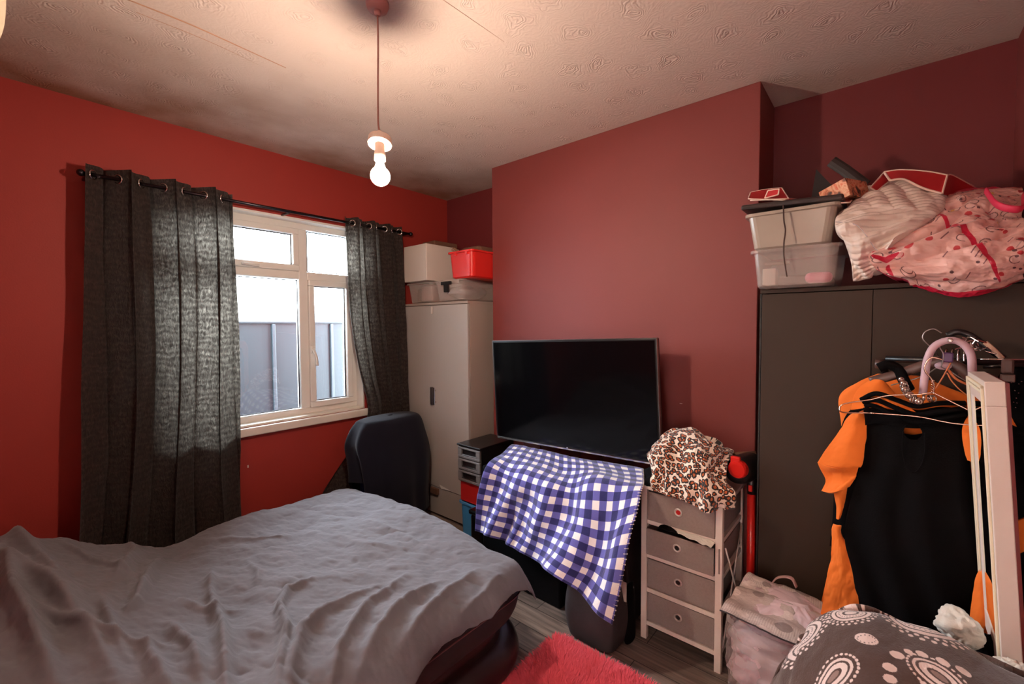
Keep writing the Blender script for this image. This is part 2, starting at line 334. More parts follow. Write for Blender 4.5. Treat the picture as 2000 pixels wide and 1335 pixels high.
def crw(n, m):
    """Catmull-Rom weights: m samples over n control points"""
    Wt = np.zeros((m, n))
    for i, t in enumerate(np.linspace(0, n - 1, m)):
        k = min(int(t), n - 2); f = t - k
        w = [-.5 * f + f * f - .5 * f ** 3, 1 - 2.5 * f * f + 1.5 * f ** 3, .5 * f + 2 * f * f - 1.5 * f ** 3, -.5 * f * f + .5 * f ** 3]
        for j, x in zip((k - 1, k, k + 1, k + 2), w):
            if j < 0: Wt[i, 0] += 2 * x; Wt[i, 1] -= x
            elif j > n - 1: Wt[i, n - 1] += 2 * x; Wt[i, n - 2] -= x
            else: Wt[i, j] += x
    return Wt
def vn(x, y, seed=0):
    ix, iy = np.floor(x), np.floor(y); fx, fy = x - ix, y - iy; fx = fx * fx * (3 - 2 * fx); fy = fy * fy * (3 - 2 * fy)
    h = lambda a, b: np.modf(np.abs(np.sin(a * 127.1 + b * 311.7 + seed * 74.7) * 43758.5453))[0]
    return (h(ix, iy) * (1 - fx) + h(ix + 1, iy) * fx) * (1 - fy) + (h(ix, iy + 1) * (1 - fx) + h(ix + 1, iy + 1) * fx) * fy - 0.5
def fbm(x, y, seed=0, o=4):
    s = 0; a = 1
    for i in range(o): s = s + a * vn(x * 2 ** i, y * 2 ** i, seed + i); a *= .5
    return s
def gridobj(name, P, m, parent=None, uv=None, col=None, closed=False, solid=0.0, cap=False, offset=0.0):
    nv, nu = P.shape[:2]; idx = np.arange(nv * nu).reshape(nv, nu)
    A = idx[:-1, :-1].ravel(); B = idx[:-1, 1:].ravel(); C_ = idx[1:, 1:].ravel(); D = idx[1:, :-1].ravel()
    Q = np.stack([A, B, C_, D], 1)
    if closed:
        Q = np.concatenate([Q, np.stack([idx[:-1, -1], idx[:-1, 0], idx[1:, 0], idx[1:, -1]], 1)])
    faces = Q.tolist()
    if cap: faces += [idx[0].tolist()[::-1], idx[-1].tolist()]
    me = bpy.data.meshes.new(name); me.from_pydata(P.reshape(-1, 3).tolist(), [], faces)
    if uv is not None:
        ul = me.uv_layers.new(name='UVMap'); li = np.empty(len(me.loops), dtype=np.int32); me.loops.foreach_get('vertex_index', li)
        ul.data.foreach_set('uv', uv.reshape(-1, 2)[li].astype(np.float32).ravel())
    if col is not None:
        ca = me.color_attributes.new('Col', 'FLOAT_COLOR', 'POINT')
        ca.data.foreach_set('color', np.concatenate([col.reshape(-1, 3), np.ones((nv * nu, 1))], 1).astype(np.float32).ravel())
    return finish(name, me, m, parent, True, solid=solid, offset=offset)
def net(rows, nu, nv):
    C_ = np.array([[list(p) for p in r] for r in rows], float)
    Wu = crw(C_.shape[1], nu); Wv = crw(C_.shape[0], nv)
    P = np.einsum('vi,ijk,uj->vuk', Wv, C_, Wu)
    du = np.linalg.norm(np.diff(C_, axis=1), axis=2).mean(0); dv = np.linalg.norm(np.diff(C_, axis=0), axis=2).mean(1)
    U = np.interp(np.linspace(0, C_.shape[1] - 1, nu), np.arange(C_.shape[1]), np.concatenate([[0], np.cumsum(du)]))
    V = np.interp(np.linspace(0, C_.shape[0] - 1, nv), np.arange(C_.shape[0]), np.concatenate([[0], np.cumsum(dv)]))
    UU, VV = np.meshgrid(U, V); return P, np.stack([UU, VV], 2)
def normals(P):
    du = np.gradient(P, axis=1); dv = np.gradient(P, axis=0); n = np.cross(du, dv); return n / (np.linalg.norm(n, axis=2, keepdims=True) + 1e-9)
def toward_eye(P, n):
    s = np.sign(((np.array(EYE) - P) * n).sum(2, keepdims=True)); s[s == 0] = 1; return n * s
def ridge(x, y, poly, s, a):
    """height field of a fold running along a polyline, tapering at its ends"""
    best = np.full(x.shape, 1e9); T = np.zeros(x.shape); n = len(poly) - 1
    for i in range(n):
        ax, ay = poly[i][:2]; bx, by = poly[i + 1][:2]; dx, dy = bx - ax, by - ay
        t = np.clip(((x - ax) * dx + (y - ay) * dy) / (dx * dx + dy * dy), 0, 1)
        d = np.hypot(x - ax - t * dx, y - ay - t * dy); k = d < best; best = np.where(k, d, best); T = np.where(k, (i + t) / n, T)
    return a * np.exp(-(best / s) ** 1.4) * np.sin(np.pi * np.clip(T * .86 + .07, 0, 1))
def loft(name, secs, m, parent=None, n=96, rows=80, folds=(), power=2.0, cap=True, hem=None, solid=0.0):
    """secs: (cx, cy, cz, half width, half depth, yaw of the width axis)"""
    Sx = crw(len(secs), rows) @ np.array(secs, float); th = np.linspace(0, 2 * np.pi, n, endpoint=False)
    c, s = np.cos(th), np.sin(th); cs = np.sign(c) * np.abs(c) ** (2 / power); sn = np.sign(s) * np.abs(s) ** (2 / power)
    T = np.linspace(0, 1, rows)[:, None]; k = 1 + 0 * T * th[None]
    for kk, a, ph, t0 in folds: k = k + a * np.clip((T - t0) / (1 - t0 + 1e-6), 0, 1) * np.sin(kk * th[None] + ph + 1.2 * np.sin(3 * T + ph))
    hw = Sx[:, 3:4] * cs[None] * k; hd = Sx[:, 4:5] * sn[None] * k; a = Sx[:, 5:6]
    X_ = Sx[:, 0:1] + hw * np.cos(a) - hd * np.sin(a); Y_ = Sx[:, 1:2] + hw * np.sin(a) + hd * np.cos(a); Z_ = Sx[:, 2:3] + 0 * X_
    if hem is not None:
        z0 = Sx[0, 2]; z1 = Sx[-1, 2]; Z_ = z0 + (Z_ - z0) * ((hem(th)[None] - z0) / (z1 - z0))
    return gridobj(name, np.stack([X_, Y_, Z_], 2), m, parent, closed=True, cap=cap, solid=solid)
def Rz(a): return Matrix.Rotation(a, 4, 'Z')
FACE_X = Matrix.Rotation(math.radians(90), 4, 'Y')   # +Z axis turned to +X
FACE_Y = Matrix.Rotation(math.radians(90), 4, 'X')
# ------------------------------------------------------------ room shell
XL, XR, XC, YB, YF, H = -1.0, 2.70, 2.365, 3.08, -0.38, 2.64
CH0, CH1 = 0.472, 2.205
WX0, WX1, WZ0, WZ1 = 0.56, 1.83, 0.86, 2.24
def struct(name, bm, m, label=None):
    o = obj(name, bm, m); o['kind'] = 'structure'
    return o
b = NB(); box(b, XL - .2, XR + .2, YF - .2, YB + .25, -0.1, 0); struct('floor', b, MT['floor'])
# ceiling: a slab plus its torn seam, kept with object coordinates = world coordinates
me = bpy.data.meshes.new('ceiling'); b = NB(); box(b, XL - .2, XR + .2, YF - .2, YB + .25, H, H + .1); b.to_mesh(me); b.free(); me.materials.append(MT['ceiling'])
o = bpy.data.objects.new('ceiling', me); COL.objects.link(o); o['kind'] = 'structure'
b = NB()
tube(b, smooth_path([(0.30, 2.035, H), (0.5, 2.02, H - .001), (0.7, 2.03, H), (0.86, 2.04, H + .001)]), [0.003] * 25, 6)
tube(b, smooth_path([(0.36, 2.09, H), (0.6, 2.085, H), (0.86, 2.12, H + .002)]), [0.0015] * 17, 6)
struct('trim_1', b, mat('ceiling_seam', (168, 128, 104), 0.8))
b = NB(); tube(b, smooth_path([(1.05, 1.205, H), (1.2, 1.2, H), (1.36, 1.195, H + .001)]), [0.0015] * 17, 6); struct('trim_2', b, mat('ceiling_hairline', (178, 146, 130), 0.8))
b = NB(); T_ = .25
for r in ((XL - .2, WX0, 0, H), (WX1, XR + .2, 0, H), (WX0, WX1, 0, WZ0), (WX0, WX1, WZ1, H)): box(b, r[0], r[1], YB, YB + T_, r[2], r[3])
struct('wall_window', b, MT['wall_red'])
b = NB(); box(b, XL - .2, XL, YF - .2, -.30, 0, H); box(b, XL - .2, XL, .62, YB, 0, H); box(b, XL - .2, XL, -.30, .62, 2.05, H); struct('wall_left', b, MT['wall_red'])  # opening in this wall is added so fill light can enter
b = NB(); box(b, XL - 1.5, XL - 1.4, -1.0, 1.6, -.1, H); box(b, XL - 1.4, XL - .2, -1.1, -1.0, -.1, H); box(b, XL - 1.4, XL - .2, 1.6, 1.7, -.1, H); box(b, XL - 1.5, XL - .2, -1.1, 1.7, H, H + .1); box(b, XL - 1.5, XL - .2, -1.1, 1.7, -.2, -.1); struct('wall_added_hall', b, mat('added_hall_white', (232, 222, 212), .7))  # invented white hallway, unseen, spreads the fill light through the opening
b = NB(); box(b, XL, XL + .02, -.37, -.30, 0, 2.12, .004); box(b, XL, XL + .02, .62, .69, 0, 2.12, .004); box(b, XL, XL + .02, -.30, .62, 2.05, 2.12, .004); struct('door_added', b, MT['white'])  # frame around the added opening, out of view
hl = thing('fill_lamp', 'unseen round lamp added beyond the left wall as fill light for the room', 'ceiling lamp', (XL - .7, .2, H))
b = NB(); lathe(b, [(.02, -.14), (.09, -.12), (.14, -.06), (.13, -.01), (.10, -.004)], (XL - .7, .2, H), 28); obj('fill_globe', b, emis('fill_glow', (1.0, .85, .72), FILL), hl, smooth=True)  # glowing globe added out of view to brighten the right and lower room
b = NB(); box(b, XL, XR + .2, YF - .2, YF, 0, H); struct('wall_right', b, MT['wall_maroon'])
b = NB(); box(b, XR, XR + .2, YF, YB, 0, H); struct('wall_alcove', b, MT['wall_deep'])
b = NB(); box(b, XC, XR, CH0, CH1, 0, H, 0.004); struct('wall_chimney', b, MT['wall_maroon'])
b = NB(); box(b, XL, XR, YB - .016, YB, 0, .10, .004); struct('baseboard_window', b, MT['skirt'])
b = NB(); box(b, XC - .016, XC, CH0, CH1, 0, .12, .004); struct('baseboard_chimney', b, MT['skirt'])
b = NB(); box(b, XR - .014, XR, YF, CH0, 0, .12, .004); struct('baseboard_alcove', b, MT['skirt'])
# fireplace boarding under the television
b = NB()
for i in range(6): box(b, XC - .022, XC - .002, 0.98 + i * .155, 0.98 + i * .155 + .150, 0.02, .795, .003)
fb = obj('fireplace_board', b, MT['wood_dark']); tag(fb, 'dark reddish planked board closing the fireplace below the television', 'board')
b = NB(); box(b, .998, 1.006, YB - .0015, YB, .600, .616); struct('trim_3', b, MT['card'])
b = NB(); box(b, XC - .0015, XC, .822, .836, 1.072, 1.075); struct('trim_4', b, MT['card'])
# ------------------------------------------------------------ window
wroot = thing('window_1', None, None, (1.16, 3.2, WZ0)); wroot['kind'] = 'structure'
FY0, FY1 = 3.17, 3.235; MX = 1.42; TZ = 1.86
b = NB()
box(b, WX0, WX1, FY0, FY1, WZ1 - .055, WZ1, .004); box(b, WX0, WX1, FY0, FY1, WZ0, WZ0 + .05, .004)
box(b, WX0, WX0 + .05, FY0, FY1, WZ0 + .05, WZ1 - .055, .004); box(b, WX1 - .05, WX1, FY0, FY1, WZ0 + .05, WZ1 - .055, .004)
box(b, MX - .03, MX + .03, FY0, FY1, WZ0 + .05, WZ1 - .055, .004)
box(b, WX0 + .05, MX - .03, FY0, FY1, TZ - .028, TZ + .028, .004); box(b, MX + .03, WX1 - .05, FY0, FY1, TZ - .028, TZ + .028, .004)
box(b, WX0, WX1, YB, FY0, WZ1 - .014, WZ1 - .001)
box(b, WX0 + .001, WX0 + .012, YB, FY0, WZ0, WZ1 - .014); box(b, WX1 - .012, WX1 - .001, YB, FY0, WZ0, WZ1 - .014)
obj('window_frame', b, MT['white'], wroot)
def sash(x0, x1, z0, z1, w=.042):
    b = NB(); y0, y1 = FY0 - .018, FY1 - .01
    box(b, x0, x1, y0, y1, z1 - w, z1, .006); box(b, x0, x1, y0, y1, z0, z0 + w, .006)
    box(b, x0, x0 + w, y0, y1, z0 + w, z1 - w, .006); box(b, x1 - w, x1, y0, y1, z0 + w, z1 - w, .006)
    return obj('sash', b, MT['white'], wroot), (x0 + w, x1 - w, z0 + w, z1 - w)
def pane(par, r):
    b = NB(); box(b, r[0] - .004, r[1] + .004, 3.196, 3.202, r[2] - .004, r[3] + .004); obj('pane', b, MT['glass'], par)
    b = NB()
    for q in ((r[0], r[0] + .006, r[2], r[3]), (r[1] - .006, r[1], r[2], r[3]), (r[0] + .006, r[1] - .006, r[2], r[2] + .006), (r[0] + .006, r[1] - .006, r[3] - .006, r[3])): box(b, q[0], q[1], 3.185, 3.194, q[2], q[3])
    obj('gasket', b, MT['black_plastic'], par)
s1, r1 = sash(WX0 + .05, MX - .03, TZ + .028, WZ1 - .055); pane(s1, r1)
s2, r2 = sash(MX + .03, WX1 - .05, WZ0 + .05, TZ - .028); pane(s2, r2)
pane(wroot, (WX0 + .055, MX - .035, WZ0 + .055, TZ - .033)); pane(wroot, (MX + .035, WX1 - .055, TZ + .033, WZ1 - .06))
def handle(par, x, z, a=0.0):
    b = NB(); box(b, x - .012, x + .012, 3.138, 3.155, z - .025, z + .025, .004)
    tube(b, smooth_path([(x, 3.135, z + .005), (x + .006, 3.125, z - .02), (x + .016, 3.12, z - .06), (x + .02, 3.12, z - .115)]), [.009] * 25, 8)
    return obj('window_handle', b, MT['white'], par, smooth=True)
handle(s2, MX + .045, 1.33)
b = NB(); tube(b, [(1.02, 3.135, 1.905), (1.12, 3.135, 1.90)], .008, 8); obj('window_handle', b, MT['white'], s1, smooth=True)
b = NB(); box(b, WX0 - .03, WX1 + .03, YB - .038, YB, WZ0 - .055, WZ0 - .002, .008, seg=3); box(b, WX0, WX1, YB, FY0, WZ0 - .001, WZ0 + .012)
obj('window_sill', b, MT['white_dirty'], wroot)
# outside
b = NB(); box(b, -6, 8, 3.33, 12, -.12, -.02); g = struct('ground', b, MT['concrete']); g['kind'] = 'structure'
fr = thing('panel_fence', 'grey metal panel wall with pale upright ribs outside the window', 'fence', (1.7, 4.35, -.02))
b = NB(); box(b, -3.2, 6.2, 4.34, 4.38, -.02, 1.525); box(b, -3.2, 6.2, 4.325, 4.395, 1.525, 1.545, .004); obj('metal_panel', b, MT['fence'], fr)
for i in range(-8, 12):
    x = 1.655 + i * .56
    if -3.1 < x < 6.1: b = NB(); box(b, x - .014, x + .014, 4.318, 4.34, -.02, 1.52, .004); obj('rib', b, MT['fence_rib'], fr)
b = NB()
R = []
for k in range(2):
    y = 8.6 + k * 3
    R.append([b.verts.new((x, y, z)) for x, z in ((1.2, 1.3), (3.0, 1.62), (4.3, 1.80), (5.4, 1.62), (7.4, 1.3))])
for i in range(5): j = (i + 1) % 5; b.faces.new((R[0][i], R[0][j], R[1][j], R[1][i]))
b.faces.new(R[0]); b.faces.new(R[1][::-1])
box(b, 1.25, 7.35, 8.7, 11.5, -.02, 1.3)
ro = obj('outbuilding', b, MT['pale_roof']); tag(ro, 'pale low roofed outbuilding showing beyond the grey panel wall', 'building')
# ------------------------------------------------------------ curtains
PZ, PY = 2.245, 2.965
cp = thing('curtain_pole', 'thin dark metal curtain pole above the window', 'curtain pole', (1.25, PY, PZ))
b = NB(); tube(b, [(0.29, PY, PZ), (2.19, PY, PZ)], .0095, 12); obj('rod', b, MT['pole'], cp, smooth=True)
for x in (0.28, 2.205): b = NB(); bmesh.ops.create_uvsphere(b, u_segments=12, v_segments=8, radius=.017, matrix=Matrix.Translation((x, PY, PZ))); obj('finial', b, MT['pole'], cp, smooth=True)
for x in (0.30, 1.25, 2.17): b = NB(); box(b, x - .008, x + .008, PY + .005, YB, PZ - .012, PZ + .002, .003); obj('bracket', b, MT['pole'], cp)
def curtain(label, xl, xr, waves, amp, zs, nu, nv, yfun, ph=0.0, seed=1, foldx=.022):
    """xl/xr: lists of (z, x) edge positions"""
    root = thing('curtain', label, 'curtain', (np.mean([x for z, x in xl] + [x for z, x in xr]), PY, min(zs)))
    z = np.linspace(zs[1], zs[0], nv)
    def edge(e):
        e = sorted(e); W_ = crw(len(e), 200) @ np.array(e, float); return np.interp(z, W_[:, 0], W_[:, 1])
    L0, R0 = edge(xl), edge(xr); u = np.linspace(0, 1, nu); UU, ZZ = np.meshgrid(u, z)
    t = (zs[1] - ZZ) / (zs[1] - zs[0])
    phs = 2 * np.pi * waves * (UU + .035 * np.sin(5 * UU + 2.5 * t * 2 + seed) * t) + ph
    A = amp * (1 - .25 * t + .35 * fbm(UU * 5, t * 2, seed))
    Y = PY + A * np.sin(phs) * (1 - .35 * np.abs(np.cos(phs))) + yfun(UU, t) + .012 * fbm(UU * 18, t * 7, seed + 3) * np.minimum(1, t * 6)
    X = L0[:, None] + (R0 - L0)[:, None] * UU + foldx * np.sin(2 * phs) * (.55 + .45 * np.minimum(1, t * 5)) * (1 + .5 * fbm(UU * 3, t * 2, seed + 9))
    Z = ZZ + .004 * np.sin(phs * 2)
    # a header that is slightly taller where it comes forward
    P = np.stack([X, Y, Z], 2)
    c = gridobj('curtain_fabric', P, MT['curtain'], root)
    n = int(waves * 2); k = 0
    for i in range(n + 1):
        uu = (i - ph / np.pi) / (2 * waves)
        if uu < .02 or uu > .985: continue
        x = L0[0] + (R0[0] - L0[0]) * uu
        sgn = 1 if math.cos(math.pi * i) > 0 else -1
        m = Matrix.Rotation(math.radians(50) * sgn, 4, 'Z') @ FACE_Y
        b = NB(); torus(b, (x, PY, PZ), .021, .0045, m, 20, 8); obj('eyelet', b, MT['chrome'], root, smooth=True)
    return root
curtain('long dark crinkled eyelet curtain covering the left side of the window', [(2.29, .305), (1.6, .285), (.9, .255), (.25, .22)],
        [(2.29, .945), (1.7, .955), (1.0, .955), (.25, .94)], 3.5, .062, (.25, 2.292), 420, 300, lambda u, t: 0 * u, ph=-.6, seed=1)
curtain('dark crinkled eyelet curtain bunched behind the cloth covered chair, right of the window', [(2.29, 1.635), (1.95, 1.640), (1.63, 1.655), (1.35, 1.69), (1.1, 1.745), (.84, 1.795), (.62, 1.66), (.34, 1.42), (.1, 1.36)],
        [(2.29, 2.105), (1.6, 2.135), (.84, 2.14), (.1, 2.13)], 3.5, .034, (.1, 2.285), 360, 300, lambda u, t: -.02 * np.sin(np.pi * u) * t, ph=.5, seed=5, foldx=.014)
# ------------------------------------------------------------ pendant lamp
PX, PYY = 0.905, 1.39
pd = thing('pendant_lamp', 'bare glowing bulb hanging on a thin flex from the ceiling rose', 'ceiling lamp', (PX, PYY, H))
b = NB(); lathe(b, [(.018, -.030), (.034, -.026), (.040, -.012), (.040, 0)], (PX, PYY, H), 28); lathe(b, [(.010, -.045), (.013, -.028)], (PX, PYY, H), 16); obj('ceiling_rose', b, MT['rose'], pd, smooth=True)
bz = 2.035
b = NB(); tube(b, smooth_path([(PX, PYY, H - .04), (PX + .002, PYY + .002, 2.5), (PX - .003, PYY, 2.35), (PX - .002, PYY + .004, 2.23), (PX, PYY, bz + .15)]), [.0034] * 33, 8); obj('flex', b, MT['flex'], pd, smooth=True)
tilt = Matrix.Rotation(math.radians(12), 4, 'Y') @ Matrix.Rotation(math.radians(-10), 4, 'X')
b = NB(); lathe(b, [(.032, .0), (.041, .0), (.042, .006), (.041, .024), (.034, .027), (.012, .027), (.012, .023), (.036, .022)], (PX, PYY, bz + .112), 36, tilt); obj('shade_ring', b, MT['holder'], pd, smooth=False)
b = NB(); lathe(b, [(.007, .16), (.013, .15), (.016, .12), (.018, .085), (.0195, .083), (.0195, .055), (.017, .053)][::-1], (PX, PYY, bz), 24); obj('lampholder', b, MT['holder'], pd, smooth=True)
b = NB(); lathe(b, [(.003, -BR)] + [(BR * math.cos(math.radians(a)), BR * math.sin(math.radians(a))) for a in range(-80, 62, 8)] + [(.0135, BR + .012), (.0135, BR + .022)], (PX, PYY, bz), 32); obj('bulb', b, MT['bulb'], pd, smooth=True)
# ------------------------------------------------------------ cream hanging cloth, top left
loft('hanging_cloth', [(-.115, 2.0, 2.639, .158, .16, 0), (-.118, 2.0, 2.5, .162, .16, 0), (-.12, 2.0, 2.38, .152, .15, 0), (-.125, 2.0, 2.28, .12, .12, 0)], MT['cream'], folds=((9, .05, 0, 0),), cap=True)
tag(bpy.data.objects['hanging_cloth'], 'cream cloth hanging from the ceiling at the far left edge of the photo', 'cloth')
# ------------------------------------------------------------ pale grey wardrobe
GX0, GX1, GY0, GY1, GZ = 2.19, 2.685, 2.285, 3.045, 1.676
gw = thing('wardrobe', 'pale grey two door wardrobe in the corner between window and chimney breast', 'wardrobe', ((GX0 + GX1) / 2, (GY0 + GY1) / 2, 0))
b = NB(); box(b, GX0 + .02, GX1, GY0, GY0 + .018, 0, GZ - .018); box(b, GX0 + .02, GX1, GY1 - .018, GY1, 0, GZ - .018); box(b, GX1 - .006, GX1, GY0 + .018, GY1 - .018, 0, GZ - .018)
box(b, GX0 + .03, GX1 - .006, GY0 + .018, GY1 - .018, .03, .05); obj('carcass', b, MT['grey_ward_side'], gw)
b = NB(); box(b, GX0 - .004, GX1, GY0 - .002, GY1, GZ - .018, GZ, .001); obj('top_panel', b, MT['grey_ward_side'], gw)
GM = (GY0 + GY1) / 2 + .006
def gdoor(y0, y1, z0, z1, nm='door', dx=0): b = NB(); box(b, GX0 + dx, GX0 + .018 + dx, y0 + .0015, y1 - .0015, z0, z1, .0012); return obj(nm, b, MT['grey_ward'], gw)
d1 = gdoor(GM, GY1, .238, GZ - .022); d2 = gdoor(GY0, GM, .238, GZ - .022, dx=-.004)
d3 = gdoor(GY0, GY1, .02, .232, 'drawer_front', dx=.003)
b = NB(); box(b, GX0 - .020, GX0, GM + .012, GM + .032, .88, 1.02, .004); obj('handle', b, MT['steel'], d1)
b = NB(); box(b, GX0 - .026, GX0 - .018, GM - .028, GM - .014, .885, 1.02, .003); box(b, GX0 - .02, GX0 - .003, GM - .026, GM - .016, .90, .912); box(b, GX0 - .02, GX0 - .003, GM - .026, GM - .016, .99, 1.002); obj('handle', b, MT['chrome'], d2)
b = NB(); box(b, GX0 - .008, GX0 - .0005, GM + .004, GM + .022, 1.59, 1.645, .002); obj('door_catch', b, MT['card'], d1)
b = NB(); v = [b.verts.new(p) for p in ((GX0 - .005, 2.62, .262), (GX0 - .005, 2.49, .245), (GX0 - .004, 2.60, .233), (GX0 + .001, 2.62, .262), (GX0 + .001, 2.49, .245), (GX0 + .001, 2.60, .233))]
for f in ((0, 1, 2), (5, 4, 3), (0, 3, 4, 1), (1, 4, 5, 2), (2, 5, 3, 0)): b.faces.new([v[i] for i in f])
obj('chipped_edge', b, MT['white'], d3)
b = NB(); box(b, GX0 - .02, GX0 + .002, 2.63, 2.72, .18, .225, .002, Matrix.Translation((0, 0, 0))); obj('loose_block', b, MT['brown_card'], d3)
# things on top of it
def bin_box(name, label, cat, x0, x1, y0, y1, z0, z1, m, taper=.02, rim=.008, lid=None, wall=.003, parts=(), group=None, mtx=None, inside=None):
    root = thing(name, label, cat, ((x0 + x1) / 2, (y0 + y1) / 2, z0), group)
    b = NB(); n = 0
    def ring(dx, z):
        rs = []
        for sx, sy in ((x0 + dx, y0 + dx), (x1 - dx, y0 + dx), (x1 - dx, y1 - dx), (x0 + dx, y1 - dx)):
            cxx = .03 * (1 if sx < (x0 + x1) / 2 else -1); cyy = .03 * (1 if sy < (y0 + y1) / 2 else -1)
            a0 = math.atan2(-cyy, -cxx)
            for q in (-1, -.5, 0, .5, 1):
                a = a0 + q * math.pi / 4; rs.append(b.verts.new((sx + cxx + .03 * math.cos(a), sy + cyy + .03 * math.sin(a), z)))
        return rs
    rr = [ring(taper + .01, z0), ring(taper, z0 + .01), ring(0.004, z1 - .014), ring(-rim, z1 - .012), ring(-rim, z1), ring(.004, z1), ring(.005, z1 - .014), ring(taper + wall, z0 + .012)]
    for A, B in zip(rr, rr[1:]):
        for k in range(len(A)): b.faces.new((A[k], A[(k + 1) % len(A)], B[(k + 1) % len(A)], B[k]))
    b.faces.new(rr[0][::-1]); b.faces.new(rr[-1])
    if mtx is not None: b.transform(mtx)
    obj('tub', b, m, root, smooth=False)
    if lid: b = NB(); box(b, x0 - rim - .004, x1 + rim + .004, y0 - rim - .004, y1 + rim + .004, z1 + .001, z1 + .016, .006); obj('lid', b, lid, root)
    return root
T1 = GZ + .001
r = bin_box('storage_box', 'small see-through plastic box at the left on the pale wardrobe, under the white carton', 'storage box', 2.20, 2.62, 2.70, 3.02, T1, T1 + .165, MT['clear'], lid=None)
b = NB(); box(b, 2.25, 2.5, 2.76, 2.90, T1 + .02, T1 + .14, .01); tag(obj('card_pack', b, MT['pinkish']), 'faded pink card pack inside the left see-through box on the pale wardrobe', 'card pack')
b = NB(); box(b, 2.27, 2.55, 2.905, 2.975, T1 + .02, T1 + .12, .01); tag(obj('card_box', b, MT['brown_card']), 'brown card pack inside the left see-through box on the pale wardrobe', 'card pack')
r = bin_box('storage_box', 'see-through plastic box with a dark clip, at the right on the pale wardrobe', 'storage box', 2.185, 2.66, 2.335, 2.655, T1, T1 + .160, MT['clear'])
b = NB(); box(b, 2.168, 2.182, 2.475, 2.525, T1 + .07, T1 + .145, .004); box(b, 2.166, 2.182, 2.445, 2.555, T1 + .125, T1 + .150, .004); obj('clip', b, MT['black_plastic'], r)
b = NB(); bmesh.ops.create_icosphere(b, subdivisions=4, radius=1)
for v in b.verts:
    k = 1 + .14 * noise.noise(v.co * 2.2); v.co = Vector((2.40 + v.co.x * .17 * k, 2.50 + v.co.y * .11 * k, T1 + .075 + v.co.z * .052 * k))
tag(obj('folded_cloth', b, mat('silver_cloth', (170, 172, 182), 0.35, .5, bump=.4, bs=20, bdist=.02), smooth=True), 'silvery bundle inside the clipped see-through box on the pale wardrobe', 'cloth')
b = NB(); box(b, 2.54, 2.63, 2.36, 2.62, T1 + .015, T1 + .12, .01); tag(obj('brown_parcel', b, mat('brown_leather', (120, 74, 48), .7, var=.3)), 'brown parcel at the back of the clipped see-through box', 'parcel')
Z2 = T1 + .180
ct = thing('carton', 'white cardboard carton on the left boxes on top of the pale wardrobe', 'carton', (2.28, 2.84, Z2 - .01))
b = NB(); box(b, 2.15, 2.42, 2.70, 2.985, Z2 - .008, Z2 + .275, .003); obj('carton_body', b, MT['card'], ct)
b = NB(); box(b, 2.4205, 2.50, 2.71, 2.98, Z2 - .006, Z2 + .27, .003); obj('carton_flap', b, MT['card'], ct)
b = NB(); box(b, 2.30, 2.55, 2.78, 2.94, Z2 + .277, Z2 + .33, .01); tag(obj('brown_box', b, MT['brown_card']), 'flat brown box lying on top of the white carton', 'box')
r = bin_box('storage_tub', 'bright red plastic tub on top of the pale wardrobe beside the chimney breast', 'storage tub', 2.16, 2.62, 2.205, 2.46, T1 + .163, T1 + .355, MT['red_plastic'], taper=.016)
b = NB()
b.free()
for y in (2.25, 2.37): b = NB(); box(b, 2.152, 2.168, y, y + .022, T1 + .325, T1 + .345); obj('rim_tab', b, MT['red_plastic'], r)
b = NB(); box(b, 2.25, 2.58, 2.23, 2.43, T1 + .28, T1 + .40, .03); tag(obj('brown_bag', b, MT['brown_card']), 'brown bundle poking out of the red tub', 'bag')
b = NB()
for i in range(7):
    a = i * .9; tube(b, smooth_path([(2.22 + .01 * i, 2.41, T1 + .34), (2.20 + .02 * math.cos(a), 2.44 + .015 * math.sin(a), T1 + .385 + .01 * math.sin(a * 2)), (2.25 + .01 * i, 2.45, T1 + .35)]), [.004] * 17, 6)
tag(obj('cable', b, mat('beige_cable', (150, 112, 84), .5), smooth=True), 'beige tangled cable beside the brown bundle in the red tub', 'cable')
# ------------------------------------------------------------ chair in the corner under a dark cloth
chr_ = thing('chair', 'blue chair mostly hidden under the navy black cloth by the window', 'chair', (1.83, 2.74, 0))
b = NB(); box(b, 1.62, 2.04, 2.62, 2.84, .40, .46, .02); obj('seat', b, MT['blue_cloth'], chr_)
b = NB(); box(b, 1.62, 2.04, 2.80, 2.845, .46, .80, .02); obj('backrest', b, MT['blue_cloth'], chr_)
for x in (1.635, 2.0):
    for y in (2.635, 2.80): b = NB(); box(b, x, x + .035, y, y + .035, 0, .40, .004); obj('leg', b, MT['blue_cloth'], chr_)
def hemf(th):
    # th=0 is +X, pi/2 is +Y ; left side (-X) hangs shorter
    return .13 + .30 * np.exp(-((np.abs(np.abs(th - np.pi) - 0)) / .55) ** 4)
cc = loft('throw', [(1.83, 2.735, .848, .02, .01, 0), (1.825, 2.735, .846, .16, .08, 0), (1.825, 2.735, .834, .22, .115, 0), (1.825, 2.735, .80, .245, .136, 0), (1.82, 2.735, .72, .275, .150, 0), (1.825, 2.735, .58, .310, .160, 0), (1.825, 2.73, .42, .295, .165, 0), (1.82, 2.725, .25, .28, .165, 0), (1.82, 2.72, .13, .28, .165, 0)],
          MT['navy_cloth'], n=160, rows=110, folds=((7, .055, .3, .10), (11, .035, 1.2, .2), (3, .03, 2, .3)), power=3.0, cap=False, hem=hemf, solid=.003)
tag(cc, 'navy black cloth thrown over the chair between window and pale wardrobe', 'throw')
